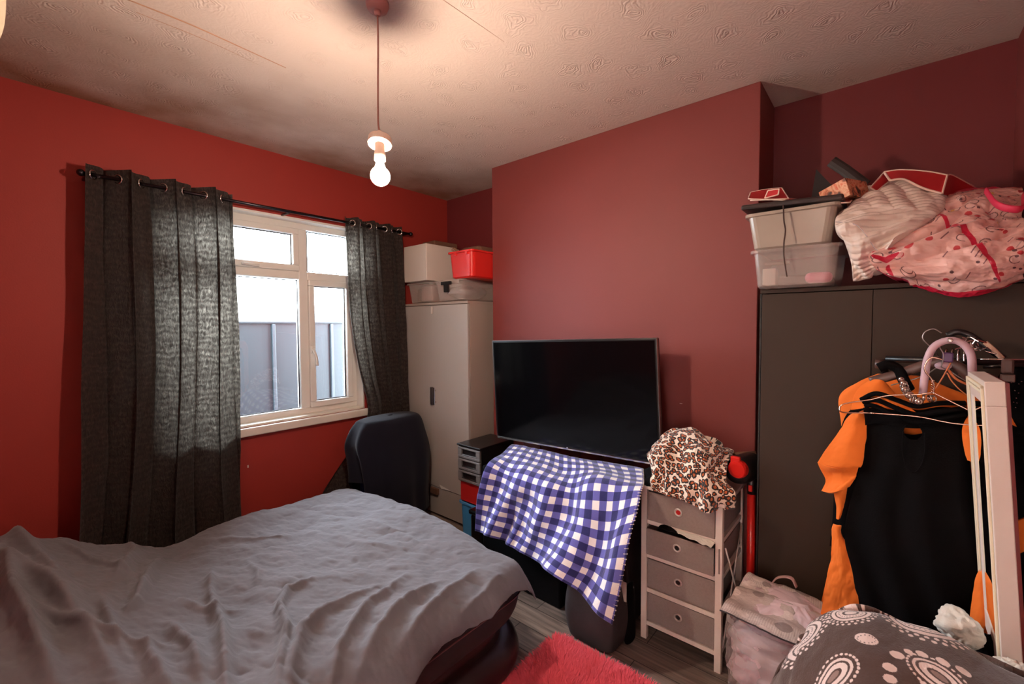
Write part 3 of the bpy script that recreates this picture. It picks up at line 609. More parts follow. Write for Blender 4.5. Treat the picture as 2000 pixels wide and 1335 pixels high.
# ------------------------------------------------------------ bed
bd = thing('air_bed', 'dark inflatable double bed under the grey sheet', 'bed', (.45, 1.9, 0))
def rr_ring(x0, x1, y0, y1, r, z, n=10):
    P = []
    for cx_, cy_, a0 in ((x1 - r, y1 - r, 0), (x0 + r, y1 - r, 90), (x0 + r, y0 + r, 180), (x1 - r, y0 + r, 270)):
        for k in range(n + 1): a = math.radians(a0 + 90 * k / n); P.append((cx_ + r * math.cos(a), cy_ + r * math.sin(a), z))
    return P
def bulge(name, prof, m, wob=.004, sd=1):
    rows = []
    for ins, z in prof: rows.append(rr_ring(-.92 + ins, 1.545 - ins, 1.135 + ins, 2.64 - ins, .22, z, 24))
    P = np.array(rows)
    # long edges get more samples through subdivision along the ring
    n = 8; Q = np.concatenate([P[:, :, None, :] * (1 - k / n) + np.roll(P, -1, axis=1)[:, :, None, :] * (k / n) for k in range(n)], axis=2).reshape(P.shape[0], -1, 3)
    return gridobj(name, Q, m, bd, closed=True, cap=True)
def arc(c, r, a0, a1, ext, n=14): return [(-ext * math.cos(math.radians(a0 + (a1 - a0) * i / n)) + c[0], c[1] + r * math.sin(math.radians(a0 + (a1 - a0) * i / n))) for i in range(n + 1)]
low = arc((.085, .085), .085, -90, 90, .065); top = arc((.075, .335), .095, -88, 85, .055)
bulge('lower_tube', low, MT['airbed']); bulge('waist_band', [(.075, .160), (.082, .20), (.075, .245)], MT['airbed'])
bulge('upper_tube', top, MT['airbed2'])
b = NB(); tube(b, [Vector(p) + Vector((0, 0, 0)) for p in rr_ring(-.92 + .008, 1.545 - .008, 1.135 + .008, 2.64 - .008, .22, .372, 20)] , .0035, 6); obj('seam', b, mat('seam_red', (96, 56, 56), .4), bd, smooth=True)
# bedsheet : height field over the mattress that rolls down over its edges
def sheet():
    nu, nv = 620, 460
    u = np.linspace(0, 1, nu); v = np.linspace(0, 1, nv); UU, VV = np.meshgrid(u, v)
    x0, x1, y0, y1 = -1.02, 1.545, 1.085, 2.76   # flat cloth
    Y0_ = y0 + (y1 - y0) * VV; FE = 1.385 + .095 * np.sin(np.pi * np.clip((Y0_ - 1.05) / 1.6, 0, 1)); X = x0 + (FE + .125 - x0) * UU; Y = y0 + (y1 - y0) * VV + (1 - VV) ** 6 * (-.04 * np.clip((1.15 - X) / .5, 0, 1) + .018 * np.sin(X * 5) + .03 * fbm(X * 3, X * 0 + 1.5, 31))
    bx0, bx1, by0, by1 = -.9, 1.415, 1.155, 2.60
    def g(p):   # pixel polyline -> bed plane
        return [tuple(atZ(a, c, .5)[:2]) for a, c in p]
    Z = .484 + .035 * fbm(X * 1.4, Y * 1.4, 3) + .020 * fbm(X * 4, Y * 4, 8) + .009 * fbm(X * 16 + 5 * Y, Y * 9, 12) + .003 * fbm(X * 45, Y * 30 + 9 * X, 14) + .012 * (np.abs(fbm(X * 6 + 2 * Y, Y * 4, 41)) ** .7 - .35)
    Z = Z + .045 * np.clip((.95 - X) / .9, 0, 1) + .165 * np.clip((.47 - X) / .50, 0, 1) * np.clip((Y - 1.3) / .9, .35, 1)
    Z = Z - .05 * np.exp(-((X - .42) / .22) ** 2 - ((Y - 2.55) / .3) ** 2)
    folds = [([(250, 1060), (264, 1090), (245, 1140), (225, 1168)], .020, .022), ([(316, 1085), (290, 1150), (268, 1215), (245, 1240)], .018, .026),
             ([(413, 1110), (412, 1170), (436, 1240), (441, 1335), (445, 1400)], .016, .030), ([(610, 1130), (560, 1160), (546, 1200), (562, 1250), (545, 1335), (540, 1400)], .016, .030),
             ([(735, 1140), (640, 1195), (590, 1250), (568, 1335), (560, 1400)], .022, .030), ([(-10, 1100), (20, 1120), (90, 1180), (170, 1258)], .03, .034),
             ([(-20, 1170), (30, 1190), (110, 1230), (190, 1310), (230, 1380)], .03, .034), ([(20, 1180), (30, 1260), (70, 1320), (110, 1400)], .025, .05),
             ([(60, 1265), (160, 1290), (260, 1300), (330, 1300)], .014, .016), ([(285, 1285), (300, 1335), (340, 1400)], .016, .022),
             ([(120, 1120), (200, 1145), (272, 1152)], .013, .016), ([(120, 1060), (180, 1075), (240, 1066)], .02, .015),
             ([(860, 1130), (800, 1170), (740, 1240), (690, 1330)], .028, .026), ([(930, 1110), (880, 1150), (820, 1215), (780, 1260)], .028, .022),
             ([(790, 1120), (720, 1180), (660, 1280), (640, 1380)], .02, .02), ([(980, 1110), (940, 1150), (900, 1190)], .02, .012),
             ([(430, 1045), (500, 1050), (560, 1040)], .016, .010), ([(330, 1240), (380, 1300), (400, 1380)], .018, .022),
             ([(480, 1090), (505, 1120), (500, 1150)], .014, .012), ([(200, 1220), (215, 1260), (245, 1335)], .018, .022), ([(620, 1020), (700, 1060), (790, 1060)], .03, .008),
             ([(40, 1060), (90, 1085), (150, 1130)], .03, .010), ([(330, 1180), (420, 1200), (500, 1195)], .02, .012), ([(700, 1010), (770, 1030), (860, 1070)], .03, .008)]
    for p, s, a in folds: Z = Z + ridge(X, Y, g(p), s * .9, a * 1.5)
    # roll over each edge
    def roll(P, lo, hi, R):
        out = P.copy(); dz = np.zeros_like(P)
        for sgn, e in ((1, hi), (-1, lo)):
            d = sgn * (P - e) + R * .6; k = d > 0; a = np.clip(d / R, 0, np.pi / 2 * .93); ex = np.clip(d - R * np.pi / 2 * .93, 0, 9)
            out = np.where(k, e - sgn * R * .6 + sgn * (R * np.sin(a) + ex * .13), out); dz = np.where(k, -(R * (1 - np.cos(a)) + ex), dz)
        return out, dz
    Xn, dzx = roll(X, bx0, FE, .13); Yn, dzy = roll(Y, by0, by1, .11)
    hang = np.clip(-dzy / .12, 0, 1); fold = .020 * np.sin(X * 24 + 3 * np.sin(X * 3.1)) + .02 * fbm(X * 9, Y * 2, 21)
    Yn = Yn - hang * fold * (Y < 1.9); Xn = Xn + np.clip(-dzx / .12, 0, 1) * .012 * np.sin(Y * 26)
    Z = Z + np.maximum(dzx, -.20) * (.75 + .1 * np.sin(Y * 5)) + dzy * (1 + .12 * np.sin(X * 5))
    Z = np.maximum(Z, .21)
    P = np.stack([Xn, Yn, Z], 2)
    o = gridobj('bedsheet', P, MT['sheet'], solid=.004, offset=1.0)
    tag(o, 'creased grey bedsheet spread over the inflatable bed', 'bedsheet'); return o
sheet()
# ------------------------------------------------------------ tower of small drawers on a pile beside the bed
TX, TY0, TY1, TZ0, TZ1 = 2.02, 2.005, 2.225, .43, .69
tw = thing('drawer_tower', 'small black drawer tower with three grey drawers beside the pale wardrobe', 'drawer tower', (2.1, 2.11, TZ0))
TXB = 2.355
b = NB(); box(b, TX + .012, TXB, TY0, TY1, TZ0, TZ0 + .006); box(b, TX + .012, TXB, TY0, TY0 + .006, TZ0 + .006, TZ1 - .01); box(b, TX + .012, TXB, TY1 - .006, TY1, TZ0 + .006, TZ1 - .01); box(b, TXB - .006, TXB, TY0 + .006, TY1 - .006, TZ0 + .006, TZ1 - .01)
box(b, TX - .006, TXB, TY0 - .003, TY1 + .003, TZ1 - .01, TZ1 + .002, .003)
obj('casing', b, MT['black_plastic'], tw)
for i in range(3):
    z0 = TZ0 + .008 + i * .080; z1 = z0 + .074; b = NB(); ya, yb = TY0 + .005, TY1 - .005
    box(b, TX - .002, TX + .022, ya, yb, z0, z0 + .018, .003); box(b, TX - .002, TX + .022, ya, yb, z1 - .014, z1, .003)
    box(b, TX - .002, TX + .022, ya, ya + .035, z0 + .018, z1 - .014); box(b, TX - .002, TX + .022, yb - .035, yb, z0 + .018, z1 - .014)
    box(b, TX + .018, TX + .30, ya + .004, yb - .004, z0, z0 + .004); box(b, TX + .018, TX + .022, ya + .03, yb - .03, z0 + .01, z1 - .01)
    dr = obj('drawer', b, MT['grey_plastic'], tw)
    b = NB(); box(b, TX - .001, TX + .010, ya + .036, yb - .036, z0 + .018, z0 + .026, .002); obj('pull_lip', b, MT['steel'], dr)
    b = NB(); box(b, TX + .010, TX + .017, ya + .036, yb - .036, z0 + .028, z1 - .015, .001); obj('pull_recess', b, MT['black_plastic'], dr)
bin_box('storage_crate', 'light blue plastic crate at the foot of the pale wardrobe, under the red folder', 'crate', 2.03, 2.33, 2.02, 2.225, .002, .29, MT['blue_plastic'], taper=.01)
b = NB(); box(b, 2.04, 2.33, 2.03, 2.22, .292, .428, .004); tag(obj('folder_stack', b, MT['red_card']), 'red folder box between the blue crate and the small drawer tower', 'folder box')
b = NB(); box(b, 1.90, 2.20, 1.88, 2.00, .30, .33, .01); box(b, 1.91, 2.19, 1.885, 1.995, .0, .30, .02)
tag(obj('black_bin', b, MT['black_gloss']), 'glossy black lidded bin beside the left edge of the gingham blanket', 'bin')
# ------------------------------------------------------------ television
tvr = thing('television', 'large wall mounted flat television with a dark screen', 'television', (2.1533, 1.426, .76))
TM = Matrix.Translation((2.1533, 1.426, 1.086)) @ Matrix.Rotation(.0069, 4, 'Z') @ Matrix.Rotation(-.0313, 4, 'Y') @ Matrix.Rotation(-.0325, 4, 'X')
w2, h2 = .56, .325
b = NB(); box(b, -.004, .035, -w2, w2, -h2, h2, .004, TM); box(b, .035, .065, -.40, .40, -.25, .12, .01, TM); obj('casing', b, MT['black_plastic'], tvr)
b = NB(); box(b, -.0075, -.0045, -w2 + .010, w2 - .010, -h2 + .016, h2 - .010, .0008, TM); obj('screen', b, MT['screen'], tvr)
b = NB(); box(b, -.0085, -.002, -w2 + .002, w2 - .002, -h2, -h2 + .010, .001, TM); obj('lower_trim', b, MT['chrome'], tvr)
b = NB()
box(b, -.006, .012, -w2 - .002, w2 + .002, h2, h2 + .003, 0, TM); box(b, -.006, .012, w2 - .0005, w2 + .003, -h2, h2, 0, TM); box(b, -.006, .012, -w2 - .003, -w2 + .0005, -h2, h2, 0, TM); obj('bezel', b, MT['steel'], tvr)
b = NB(); tube(b, [TM @ Vector((-.0085, -.0, -h2 + .012)), TM @ Vector((-.0105, -.0, -h2 + .012))], .006, 12); obj('badge', b, MT['chrome'], tvr)
b = NB(); box(b, 2.22, XC, 1.30, 1.55, .98, 1.20, .004); tag(obj('wall_bracket', b, MT['black_edge']), 'black wall bracket behind the television', 'bracket')
# ------------------------------------------------------------ black chest and things under the gingham blanket
b = NB(); box(b, 1.865, 2.30, 1.27, 1.84, 0, .655, .012); tag(obj('black_chest', b, MT['black_cloth']), 'black boxy unit under the gingham blanket', 'chest')
b = NB(); box(b, 1.93, 2.30, .93, 1.235, 0, .66, .012); tag(obj('brown_box', b, MT['dark_grey_bag']), 'tall grey brown box under the right end of the gingham blanket', 'box')
loft('bucket_bag', [(1.83, 1.03, 0.001, .085, .10, 0), (1.83, 1.03, .02, .098, .125, 0), (1.82, 1.03, .12, .103, .14, 0), (1.82, 1.03, .24, .09, .13, 0), (1.82, 1.03, .33, .06, .10, 0), (1.82, 1.03, .34, .02, .03, 0)], MT['dark_grey_bag'], power=4.5, folds=((5, .04, 0, 0), (9, .02, 1, 0)))
tag(bpy.data.objects['bucket_bag'], 'dark grey bag on the floor under the hanging corner of the gingham blanket', 'bag')
hb = thing('handbag', 'small black bag with a white tag beside the left leg of the drawer unit', 'bag', (1.87, .90, 0))
loft('bag_body', [(1.90, .897, .001, .04, .016, 0), (1.90, .897, .03, .045, .020, 0), (1.90, .897, .2, .04, .018, 0), (1.90, .897, .27, .03, .010, 0)], MT['black_cloth'], hb, n=40, rows=24)
b = NB(); tube(b, smooth_path([(1.86, .99, .30), (1.85, .95, .335), (1.85, .915, .29), (1.85, .895, .2)]), [(.008, .003)] * 25, 8); obj('strap', b, MT['cord_brown'], hb, smooth=True)
b = NB(); box(b, 1.835, 1.839, .885, .925, .22, .31, 0); obj('tag', b, MT['card'], hb)
# gingham blanket
gp = [[(1000, 868), (1050, 878), (1100, 890), (1150, 900), (1200, 908), (1256, 916)],
      [(978, 886), (1037, 903), (1098, 918), (1155, 924), (1210, 928), (1257, 934)],
      [(955, 906), (1018, 932), (1082, 950), (1145, 955), (1205, 955), (1255, 955)],
      [(944, 950), (1003, 975), (1070, 1005), (1135, 1025), (1195, 1035), (1245, 1020)],
      [(936, 995), (990, 1015), (1055, 1050), (1118, 1085), (1176, 1112), (1224, 1118)],
      [(928, 1036), (975, 1054), (1035, 1088), (1095, 1130), (1148, 1176), (1197, 1218)]]
gx = [2.14, 1.99, 1.85, 1.815, 1.785, 1.74]
P, UV = net([[atX(px, py, gx[i] - (.10 if (i > 2 and j > 2) else 0) * min(1, (i - 2) / 2)) for j, (px, py) in enumerate(r)] for i, r in enumerate(gp)], 300, 260)
nn = toward_eye(P, normals(P)); u = UV[..., 0:1]; v = UV[..., 1:2]; ramp = np.clip((v - .18) / .35, 0, 1)
fold = .022 * np.sin(u * 26 + 4 * v + 1.5 * np.sin(3 * u)) * ramp + .014 * np.sin(u * 14 - 9 * v) * np.clip(v / .3, 0, 1) + .008 * fbm(u * 9, v * 9, 4)
# one deep tuck near the left bottom
tk = np.exp(-((u - .22) / .035) ** 2) * np.clip((v - .45) / .2, 0, 1); fold = fold - .05 * tk + .035 * np.exp(-((u - .29) / .03) ** 2) * np.clip((v - .45) / .2, 0, 1)
P2 = P + nn * (fold + .006)
gb = thing('gingham_blanket', 'blue and white gingham fleece blanket hanging over the unit below the television', 'blanket', (1.85, 1.4, .1))
gf = gridobj('fleece', P2, MT['gingham'], gb, uv=UV, solid=.004)
b = NB()
for k in range(4, 258, 5):
    p = Vector(P2[k, -1]); q = Vector(P2[k, -3]); d = (p - q).normalized(); tube(b, [p - d * .014, p + d * .003], .0026, 5)
obj('hem_stitching', b, MT['card'], gb)
# ------------------------------------------------------------ drawer unit with leopard blanket
DX0, DX1, DY0, DY1, DZ = 1.955, 2.325, .508, .868, .742
du = thing('drawer_unit', 'white framed unit of four grey fabric drawers beside the gingham blanket', 'drawer unit', ((DX0 + DX1) / 2, (DY0 + DY1) / 2, 0))
b = NB(); L_ = .028
for x in (DX0, DX1 - L_):
    for y in (DY0, DY1 - L_): box(b, x, x + L_, y, y + L_, 0, DZ - .016, .002)
for z in (.070, .232, .398, .560):
    for x in (DX0 + .003, DX1 - .023): box(b, x, x + .02, DY0 + L_, DY1 - L_, z, z + .020)
    for y in (DY0 + .004, DY1 - .024): box(b, DX0 + L_, DX1 - L_, y, y + .02, z, z + .018)
obj('frame', b, MT['frame_white'], du)
b = NB(); box(b, DX0 - .008, DX1 + .004, DY0 - .010, DY1 + .008, DZ - .016, DZ, .002); obj('top', b, MT['frame_white'], du)
zs = [(.576, .715), (.418, .556), (.252, .392), (.090, .228)]
for i, (z0, z1) in enumerate(zs):
    out = (-.004, -.016, 0, .002)[i]; b = NB(); ya, yb = DY0 + L_ + .002, DY1 - L_ - .002; xa = DX0 + .004 + out; xb = DX1 - .03
    box(b, xa, xa + .008, ya, yb, z0 + .003, z1 - (.012 if i == 1 else 0), .003); box(b, xa + .008, xb, ya - .022 if i < 2 else ya, ya + .006 if i > 1 else ya - .016, z0 + .018, z1 - .012, .002); box(b, xa + .008, xb, yb - .006, yb, z0 + .018, z1 - .01); box(b, xb - .006, xb, ya, yb, z0 + .018, z1 - .01); box(b, xa + .008, xb, ya, yb, z0 + .018, z0 + .024)
    dr = obj('drawer', b, MT['grey_fabric'], du)
    ym = (ya + yb) / 2 + .005; zm = z0 + (z1 - z0) * .56
    b = NB(); torus(b, (xa - .001, ym, zm), .0145, .0045, FACE_X, 24, 8); obj('pull_ring', b, MT['ring'], dr, smooth=True)
    b = NB(); tube(b, [(xa - .0015, ym, zm), (xa + .001, ym, zm)], .011, 18); obj('pull_hole', b, MT['red_card'] if i == 0 else MT['black_edge'], dr)
b = NB(); yy = DY0 + .002
tube(b, [(DX0 + .03, yy, .10), (DX1 - .03, yy, .54)], .0035, 8); tube(b, [(DX0 + .03, yy - .008, .54), (DX1 - .03, yy - .008, .10)], .0035, 8); obj('cross_brace', b, MT['frame_white'], du, smooth=True)
def rag(name, label, cat, pts, m, r=.010, parent=None):
    b = NB(); tube(b, smooth_path(pts), r if isinstance(r, tuple) else r, 10); o = obj(name, b, m, parent, smooth=True)
    return tag(o, label, cat) if label else o
P, UV = net([[atX(1288, 1027, 1.97), atX(1304, 1024, 1.96), atX(1322, 1038, 1.97)], [atX(1284, 1033, 1.93), atX(1303, 1034, 1.925), atX(1321, 1042, 1.925)]], 30, 14)
tag(gridobj('black_garment', P + .004 * np.sin(np.linspace(0, 9, 30))[None, :, None], MT['black_cloth'], solid=.004), 'scrap of black clothing poking out of the second grey drawer', 'clothing')
P, UV = net([[atX(1322, 1036, 1.96), atX(1350, 1042, 1.955), atX(1375, 1050, 1.955), atX(1396, 1058, 1.955)], [atX(1324, 1041, 1.925), atX(1350, 1052, 1.92), atX(1372, 1062, 1.92), atX(1388, 1068, 1.92)]], 60, 14)
tag(gridobj('white_garment', P + .002 * np.sin(np.linspace(0, 17, 60))[None, :, None], MT['white_cloth'], solid=.003), 'strip of white clothing poking out of the second grey drawer', 'clothing')
lp = [[(1296, 905), (1318, 870), (1350, 862), (1392, 880), (1422, 905)],
      [(1275, 893), (1304, 846), (1348, 839), (1396, 862), (1430, 886)],
      [(1264, 886), (1292, 866), (1340, 868), (1386, 886), (1420, 905)],
      [(1272, 915), (1298, 905), (1344, 912), (1385, 922), (1418, 940)],
      [(1271, 944), (1300, 946), (1343, 958), (1388, 968), (1436, 968)],
      [(1270, 958), (1304, 966), (1344, 984), (1384, 1000), (1438, 996)]]
lx = [2.24, 2.17, 2.04, 1.965, 1.93, 1.925]
P, UV = net([[atX(px, py, lx[i] + (.05 if j == 4 else 0)) for j, (px, py) in enumerate(r)] for i, r in enumerate(lp)], 220, 200)
nn = toward_eye(P, normals(P)); u = UV[..., 0:1]; v = UV[..., 1:2]
P = P + nn * (.016 * np.sin(u * 34 + 9 * v) * np.sin(v * 13 + 1) + .026 * fbm(u * 12, v * 12, 9) + .006 * np.sin(u * 70) * np.clip((v - .35) / .1, 0, 1))
tag(gridobj('leopard_blanket', P, MT['leopard'], uv=UV, solid=.008, offset=1), 'leopard print fleece heaped on top of the white drawer unit', 'blanket')
# dark cloth lump supporting it
b = NB(); bmesh.ops.create_icosphere(b, subdivisions=4, radius=1)
for v in b.verts:
    k = 1 + .10 * noise.noise(v.co * 1.7); v.co = Vector((2.13 + v.co.x * .13 * k, .70 + v.co.y * .14 * k, DZ + .085 + max(v.co.z, -.98) * .083 * k))
tag(obj('clothes_heap', b, MT['black_cloth'], smooth=True), 'black clothes heaped under the leopard print fleece', 'clothing')
P, UV = net([[atX(1238, 935, 2.12), atX(1258, 918, 2.12), atX(1280, 908, 2.12)], [atX(1236, 942, 2.02), atX(1258, 935, 2.0), atX(1284, 925, 2.0)], [atX(1240, 948, 1.99), atX(1260, 948, 1.95), atX(1286, 945, 1.97)]], 40, 40)
tag(gridobj('black_scarf', P + .004 * np.sin(np.linspace(0, 12, 40))[:, None, None], MT['black_cloth'], solid=.006), 'black cloth between the gingham blanket and the leopard print fleece', 'cloth')
# ------------------------------------------------------------ stick vacuum
vx, vy = 2.22, .452
va = thing('vacuum_cleaner', 'red and black stick vacuum cleaner leaning between drawer unit and dark wardrobe', 'vacuum cleaner', (vx, vy, 0))
b = NB(); tube(b, [(vx, vy, .04), (vx, vy + .003, .74)], .0175, 16); obj('tube', b, MT['red_plastic'], va, smooth=True)
b = NB(); tube(b, [(vx, vy + .003, .72), (vx, vy + .003, .76), (vx, vy + .004, .80)], [.0185, .020, .028], 16); obj('collar', b, MT['black_plastic'], va, smooth=True)
b = NB(); box(b, vx - .026, vx - .014, vy - .006, vy + .012, .735, .765, .004); obj('release_button', b, MT['red_plastic'], va)
cv = atX(1456, 912, 2.20)
b = NB(); lathe(b, [(.03, -.09), (.056, -.085), (.062, -.06), (.062, .05), (.05, .07)], cv, 28, Matrix.Rotation(math.radians(-14), 4, 'Z') @ FACE_X); obj('motor_body', b, MT['black_plastic'], va, smooth=True)
cr_ = atX(1440, 916, 2.095)
b = NB(); lathe(b, [(.024, -.012), (.036, -.010), (.040, .0), (.040, .02)], cr_, 28, Matrix.Rotation(math.radians(-14), 4, 'Z') @ FACE_X); box(b, cr_.x - .006, cr_.x + .016, cr_.y - .012, cr_.y + .028, cr_.z + .02, cr_.z + .055, .005); obj('dust_cap', b, MT['red_plastic'], va, smooth=False)
b = NB(); tube(b, [(cv.x + .02, cv.y + .06, cv.z + .035), (cv.x + .06, cv.y - .03, cv.z + .05)], .018, 12); obj('handle', b, MT['brown_card'], va, smooth=True)
# ------------------------------------------------------------ dark wardrobe
KX0, KX1, KY0, KY1, KZ = 2.15, 2.69, -.362, .418, 1.645
kw = thing('dark_wardrobe', 'large plain dark brown wardrobe in the right alcove behind the clothes', 'wardrobe', ((KX0 + KX1) / 2, (KY0 + KY1) / 2, 0))
b = NB(); box(b, KX0 + .02, KX1, KY0, KY0 + .018, 0, KZ - .016); box(b, KX0 + .02, KX1, KY1 - .018, KY1, 0, KZ - .016); box(b, KX1 - .006, KX1, KY0 + .018, KY1 - .018, 0, KZ - .016); box(b, KX0 + .03, KX1 - .006, KY0 + .018, KY1 - .018, .02, .04); obj('carcass', b, MT['black_edge'], kw)
b = NB(); box(b, KX0 + .006, KX1, KY0, KY1 + .002, KZ - .016, KZ, .001); obj('top_panel', b, MT['dark_ward'], kw)
for y0, y1 in ((KY0 + .01, .040), (.040, KY1 - .006)):
    b = NB(); box(b, KX0, KX0 + .018, y0 + .001, y1 - .001, .01, KZ - .020, .001); obj('door', b, MT['dark_ward'], kw)
b = NB(); box(b, KX0 - .0, KX0 + .019, KY1 - .005, KY1 + .001, .01, KZ - .018); obj('edge_strip', b, MT['black_edge'], kw)
# ------------------------------------------------------------ things on the dark wardrobe
KT = KZ + .001
r = bin_box('storage_box', 'lower see-through plastic box on the left of the dark wardrobe, holding odds and ends', 'storage box', 2.08, 2.50, .140, .440, KT, KT + .160, MT['clear'], taper=.016, group=None)
r2_ = bin_box('storage_box', 'upper cloudy plastic box on the left of the dark wardrobe', 'storage box', 2.08, 2.50, .148, .462, KT + .163, KT + .315, MT['clear_cloudy'], taper=.022)
b = NB(); box(b, 2.115, 2.17, .165, .255, KT + .016, KT + .058, .018, seg=3); tag(obj('pink_pouch', b, MT['pink']), 'pink pouch inside the lower see-through box', 'pouch')
b = NB(); box(b, 2.115, 2.18, .355, .405, KT + .016, KT + .085, .004); tag(obj('white_packet', b, MT['card']), 'white packet inside the lower see-through box', 'packet')
b = NB(); box(b, 2.13, 2.15, .31, .40, KT + .10, KT + .112, .002, None); box(b, 2.2, 2.44, .18, .40, KT + .016, KT + .06, .01); tag(obj('grey_papers', b, MT['brown_card']), 'brownish papers at the back of the lower see-through box', 'papers')
b = NB(); box(b, 2.12, 2.46, .19, .42, KT + .187, KT + .285, .02); tag(obj('folded_linen', b, mat('beige_linen', (186, 164, 146), .9)), 'beige folded linen filling the upper cloudy box', 'linen')
b = NB(); tube(b, smooth_path([atX(1530, 400, 2.062), atX(1531, 430, 2.062), atX(1534, 450, 2.066), atX(1531, 475, 2.062), atX(1531, 500, 2.062), atX(1534, 522, 2.062), atX(1537, 540, 2.064)]), [.0028] * 49, 6)
tag(obj('tie_cord', b, MT['cord_brown'], smooth=True), 'thin brown cord dangling down the front of the two plastic boxes', 'cord')
b = NB(); mt = Matrix.Translation((2.28, .30, KT + .335)) @ Matrix.Rotation(math.radians(3), 4, 'X')
box(b, -.22, .22, -.17, .18, -.010, .012, .008, mt); tag(obj('box_lid', b, MT['black_lid']), 'dark brown lid resting on the upper cloudy plastic box', 'lid')
# red non-woven organiser with cream piping, collapsed on the lid
ra = thing('fabric_organiser', 'collapsed red fabric organiser with cream piping on the dark lid', 'organiser', (2.2, .3, KT + .35))
def panel(pts_px, xs, m, par, nm, th=.003):
    rows = [[atX(px, py, xs[i][j] if isinstance(xs[i], (list, tuple)) else xs[i]) for j, (px, py) in enumerate(r)] for i, r in enumerate(pts_px)]
    P, UV = net(rows, 12 * len(rows[0]), 12 * len(rows)); return gridobj(nm, P, m, par, uv=UV, solid=th), rows
def piping(rows, par, r=.003, edges='tblr'):
    b = NB()
    for e, path in (('t', rows[0]), ('b', rows[-1]), ('l', [x[0] for x in rows]), ('r', [x[-1] for x in rows])):
        if e in edges: pp = smooth_path(path); tube(b, pp, [r] * len(pp), 6)
    obj('piping', b, MT['pipe'], par, smooth=True)
p_, rw = panel([[(1478, 389), (1530, 387), (1590, 392), (1668, 386)], [(1466, 391), (1520, 390), (1580, 398), (1660, 395)]], [2.34, 2.10], MT['red_fabric'], ra, 'base_panel'); piping(rw, ra)
p_, rw = panel([[(1466, 376), (1495, 370), (1527, 367)], [(1462, 388), (1490, 389), (1540, 388)]], [2.26, 2.12], MT['red_fabric'], ra, 'side_panel'); piping(rw, ra)
p_, rw = panel([[(1500, 372), (1522, 369)], [(1494, 387), (1520, 380)]], [2.115, 2.11], MT['red_fabric'], ra, 'pocket'); piping(rw, ra)
# printed box
pb = thing('printed_box', 'small orange printed carton tilted on top beside the quilted pillow', 'carton', tuple(atX(1650, 385, 2.2)))
c0 = atX(1640, 388, 2.17)
mt = Matrix.Translation(c0 + Vector((.05, -.012, .022))) @ Matrix.Rotation(math.radians(-28), 4, 'Z') @ Matrix.Rotation(math.radians(-16), 4, 'X')
b = NB(); box(b, -.06, .07, -.05, .055, -.035, .040, .002, mt); obj('carton_body', b, MT['print'], pb)
# dark objects behind
b = NB(); tube(b, [atX(1624, 315, 2.45), atX(1650, 332, 2.45), atX(1690, 362, 2.45)], [(.010, .024)] * 3, 10, up=(1, 0, 0)); tag(obj('black_rod', b, MT['black_lid']), 'long black rod sticking up behind the orange carton', 'rod')
b = NB(); v = [b.verts.new(p) for p in (atX(1594, 330, 2.42), atX(1582, 404, 2.42), atX(1625, 362, 2.42), atX(1596, 334, 2.47), atX(1588, 406, 2.47), atX(1628, 366, 2.47))]
for f in ((0, 1, 2), (5, 4, 3), (0, 3, 4, 1), (1, 4, 5, 2), (2, 5, 3, 0)): b.faces.new([v[i] for i in f])
tag(obj('black_hood', b, MT['black_plastic']), 'black pointed hood standing behind the orange carton', 'hood')
# red organiser box behind pillow
rb = thing('organiser_box', 'open red fabric box with cream piping behind the quilted pillow', 'organiser', tuple(atX(1790, 380, 2.35)))
p_, rw = panel([[(1727, 336), (1760, 332), (1810, 335), (1850, 342)], [(1738, 352), (1765, 350), (1800, 366), (1840, 378)]], [2.28, 2.22], MT['red_fabric'], rb, 'front_panel'); piping(rw, rb, .004)
p_, rw = panel([[(1727, 336), (1738, 352)], [(1700, 366), (1712, 374)]], [2.30, 2.22], MT['red_fabric'], rb, 'left_panel'); piping(rw, rb, .003)
p_, rw = panel([[(1850, 342), (1862, 343), (1905, 366)], [(1840, 378), (1858, 384), (1885, 392)]], [[2.28, 2.40, 2.50], [2.22, 2.40, 2.50]], MT['red_fabric'], rb, 'right_panel'); piping(rw, rb, .003, 'tr')
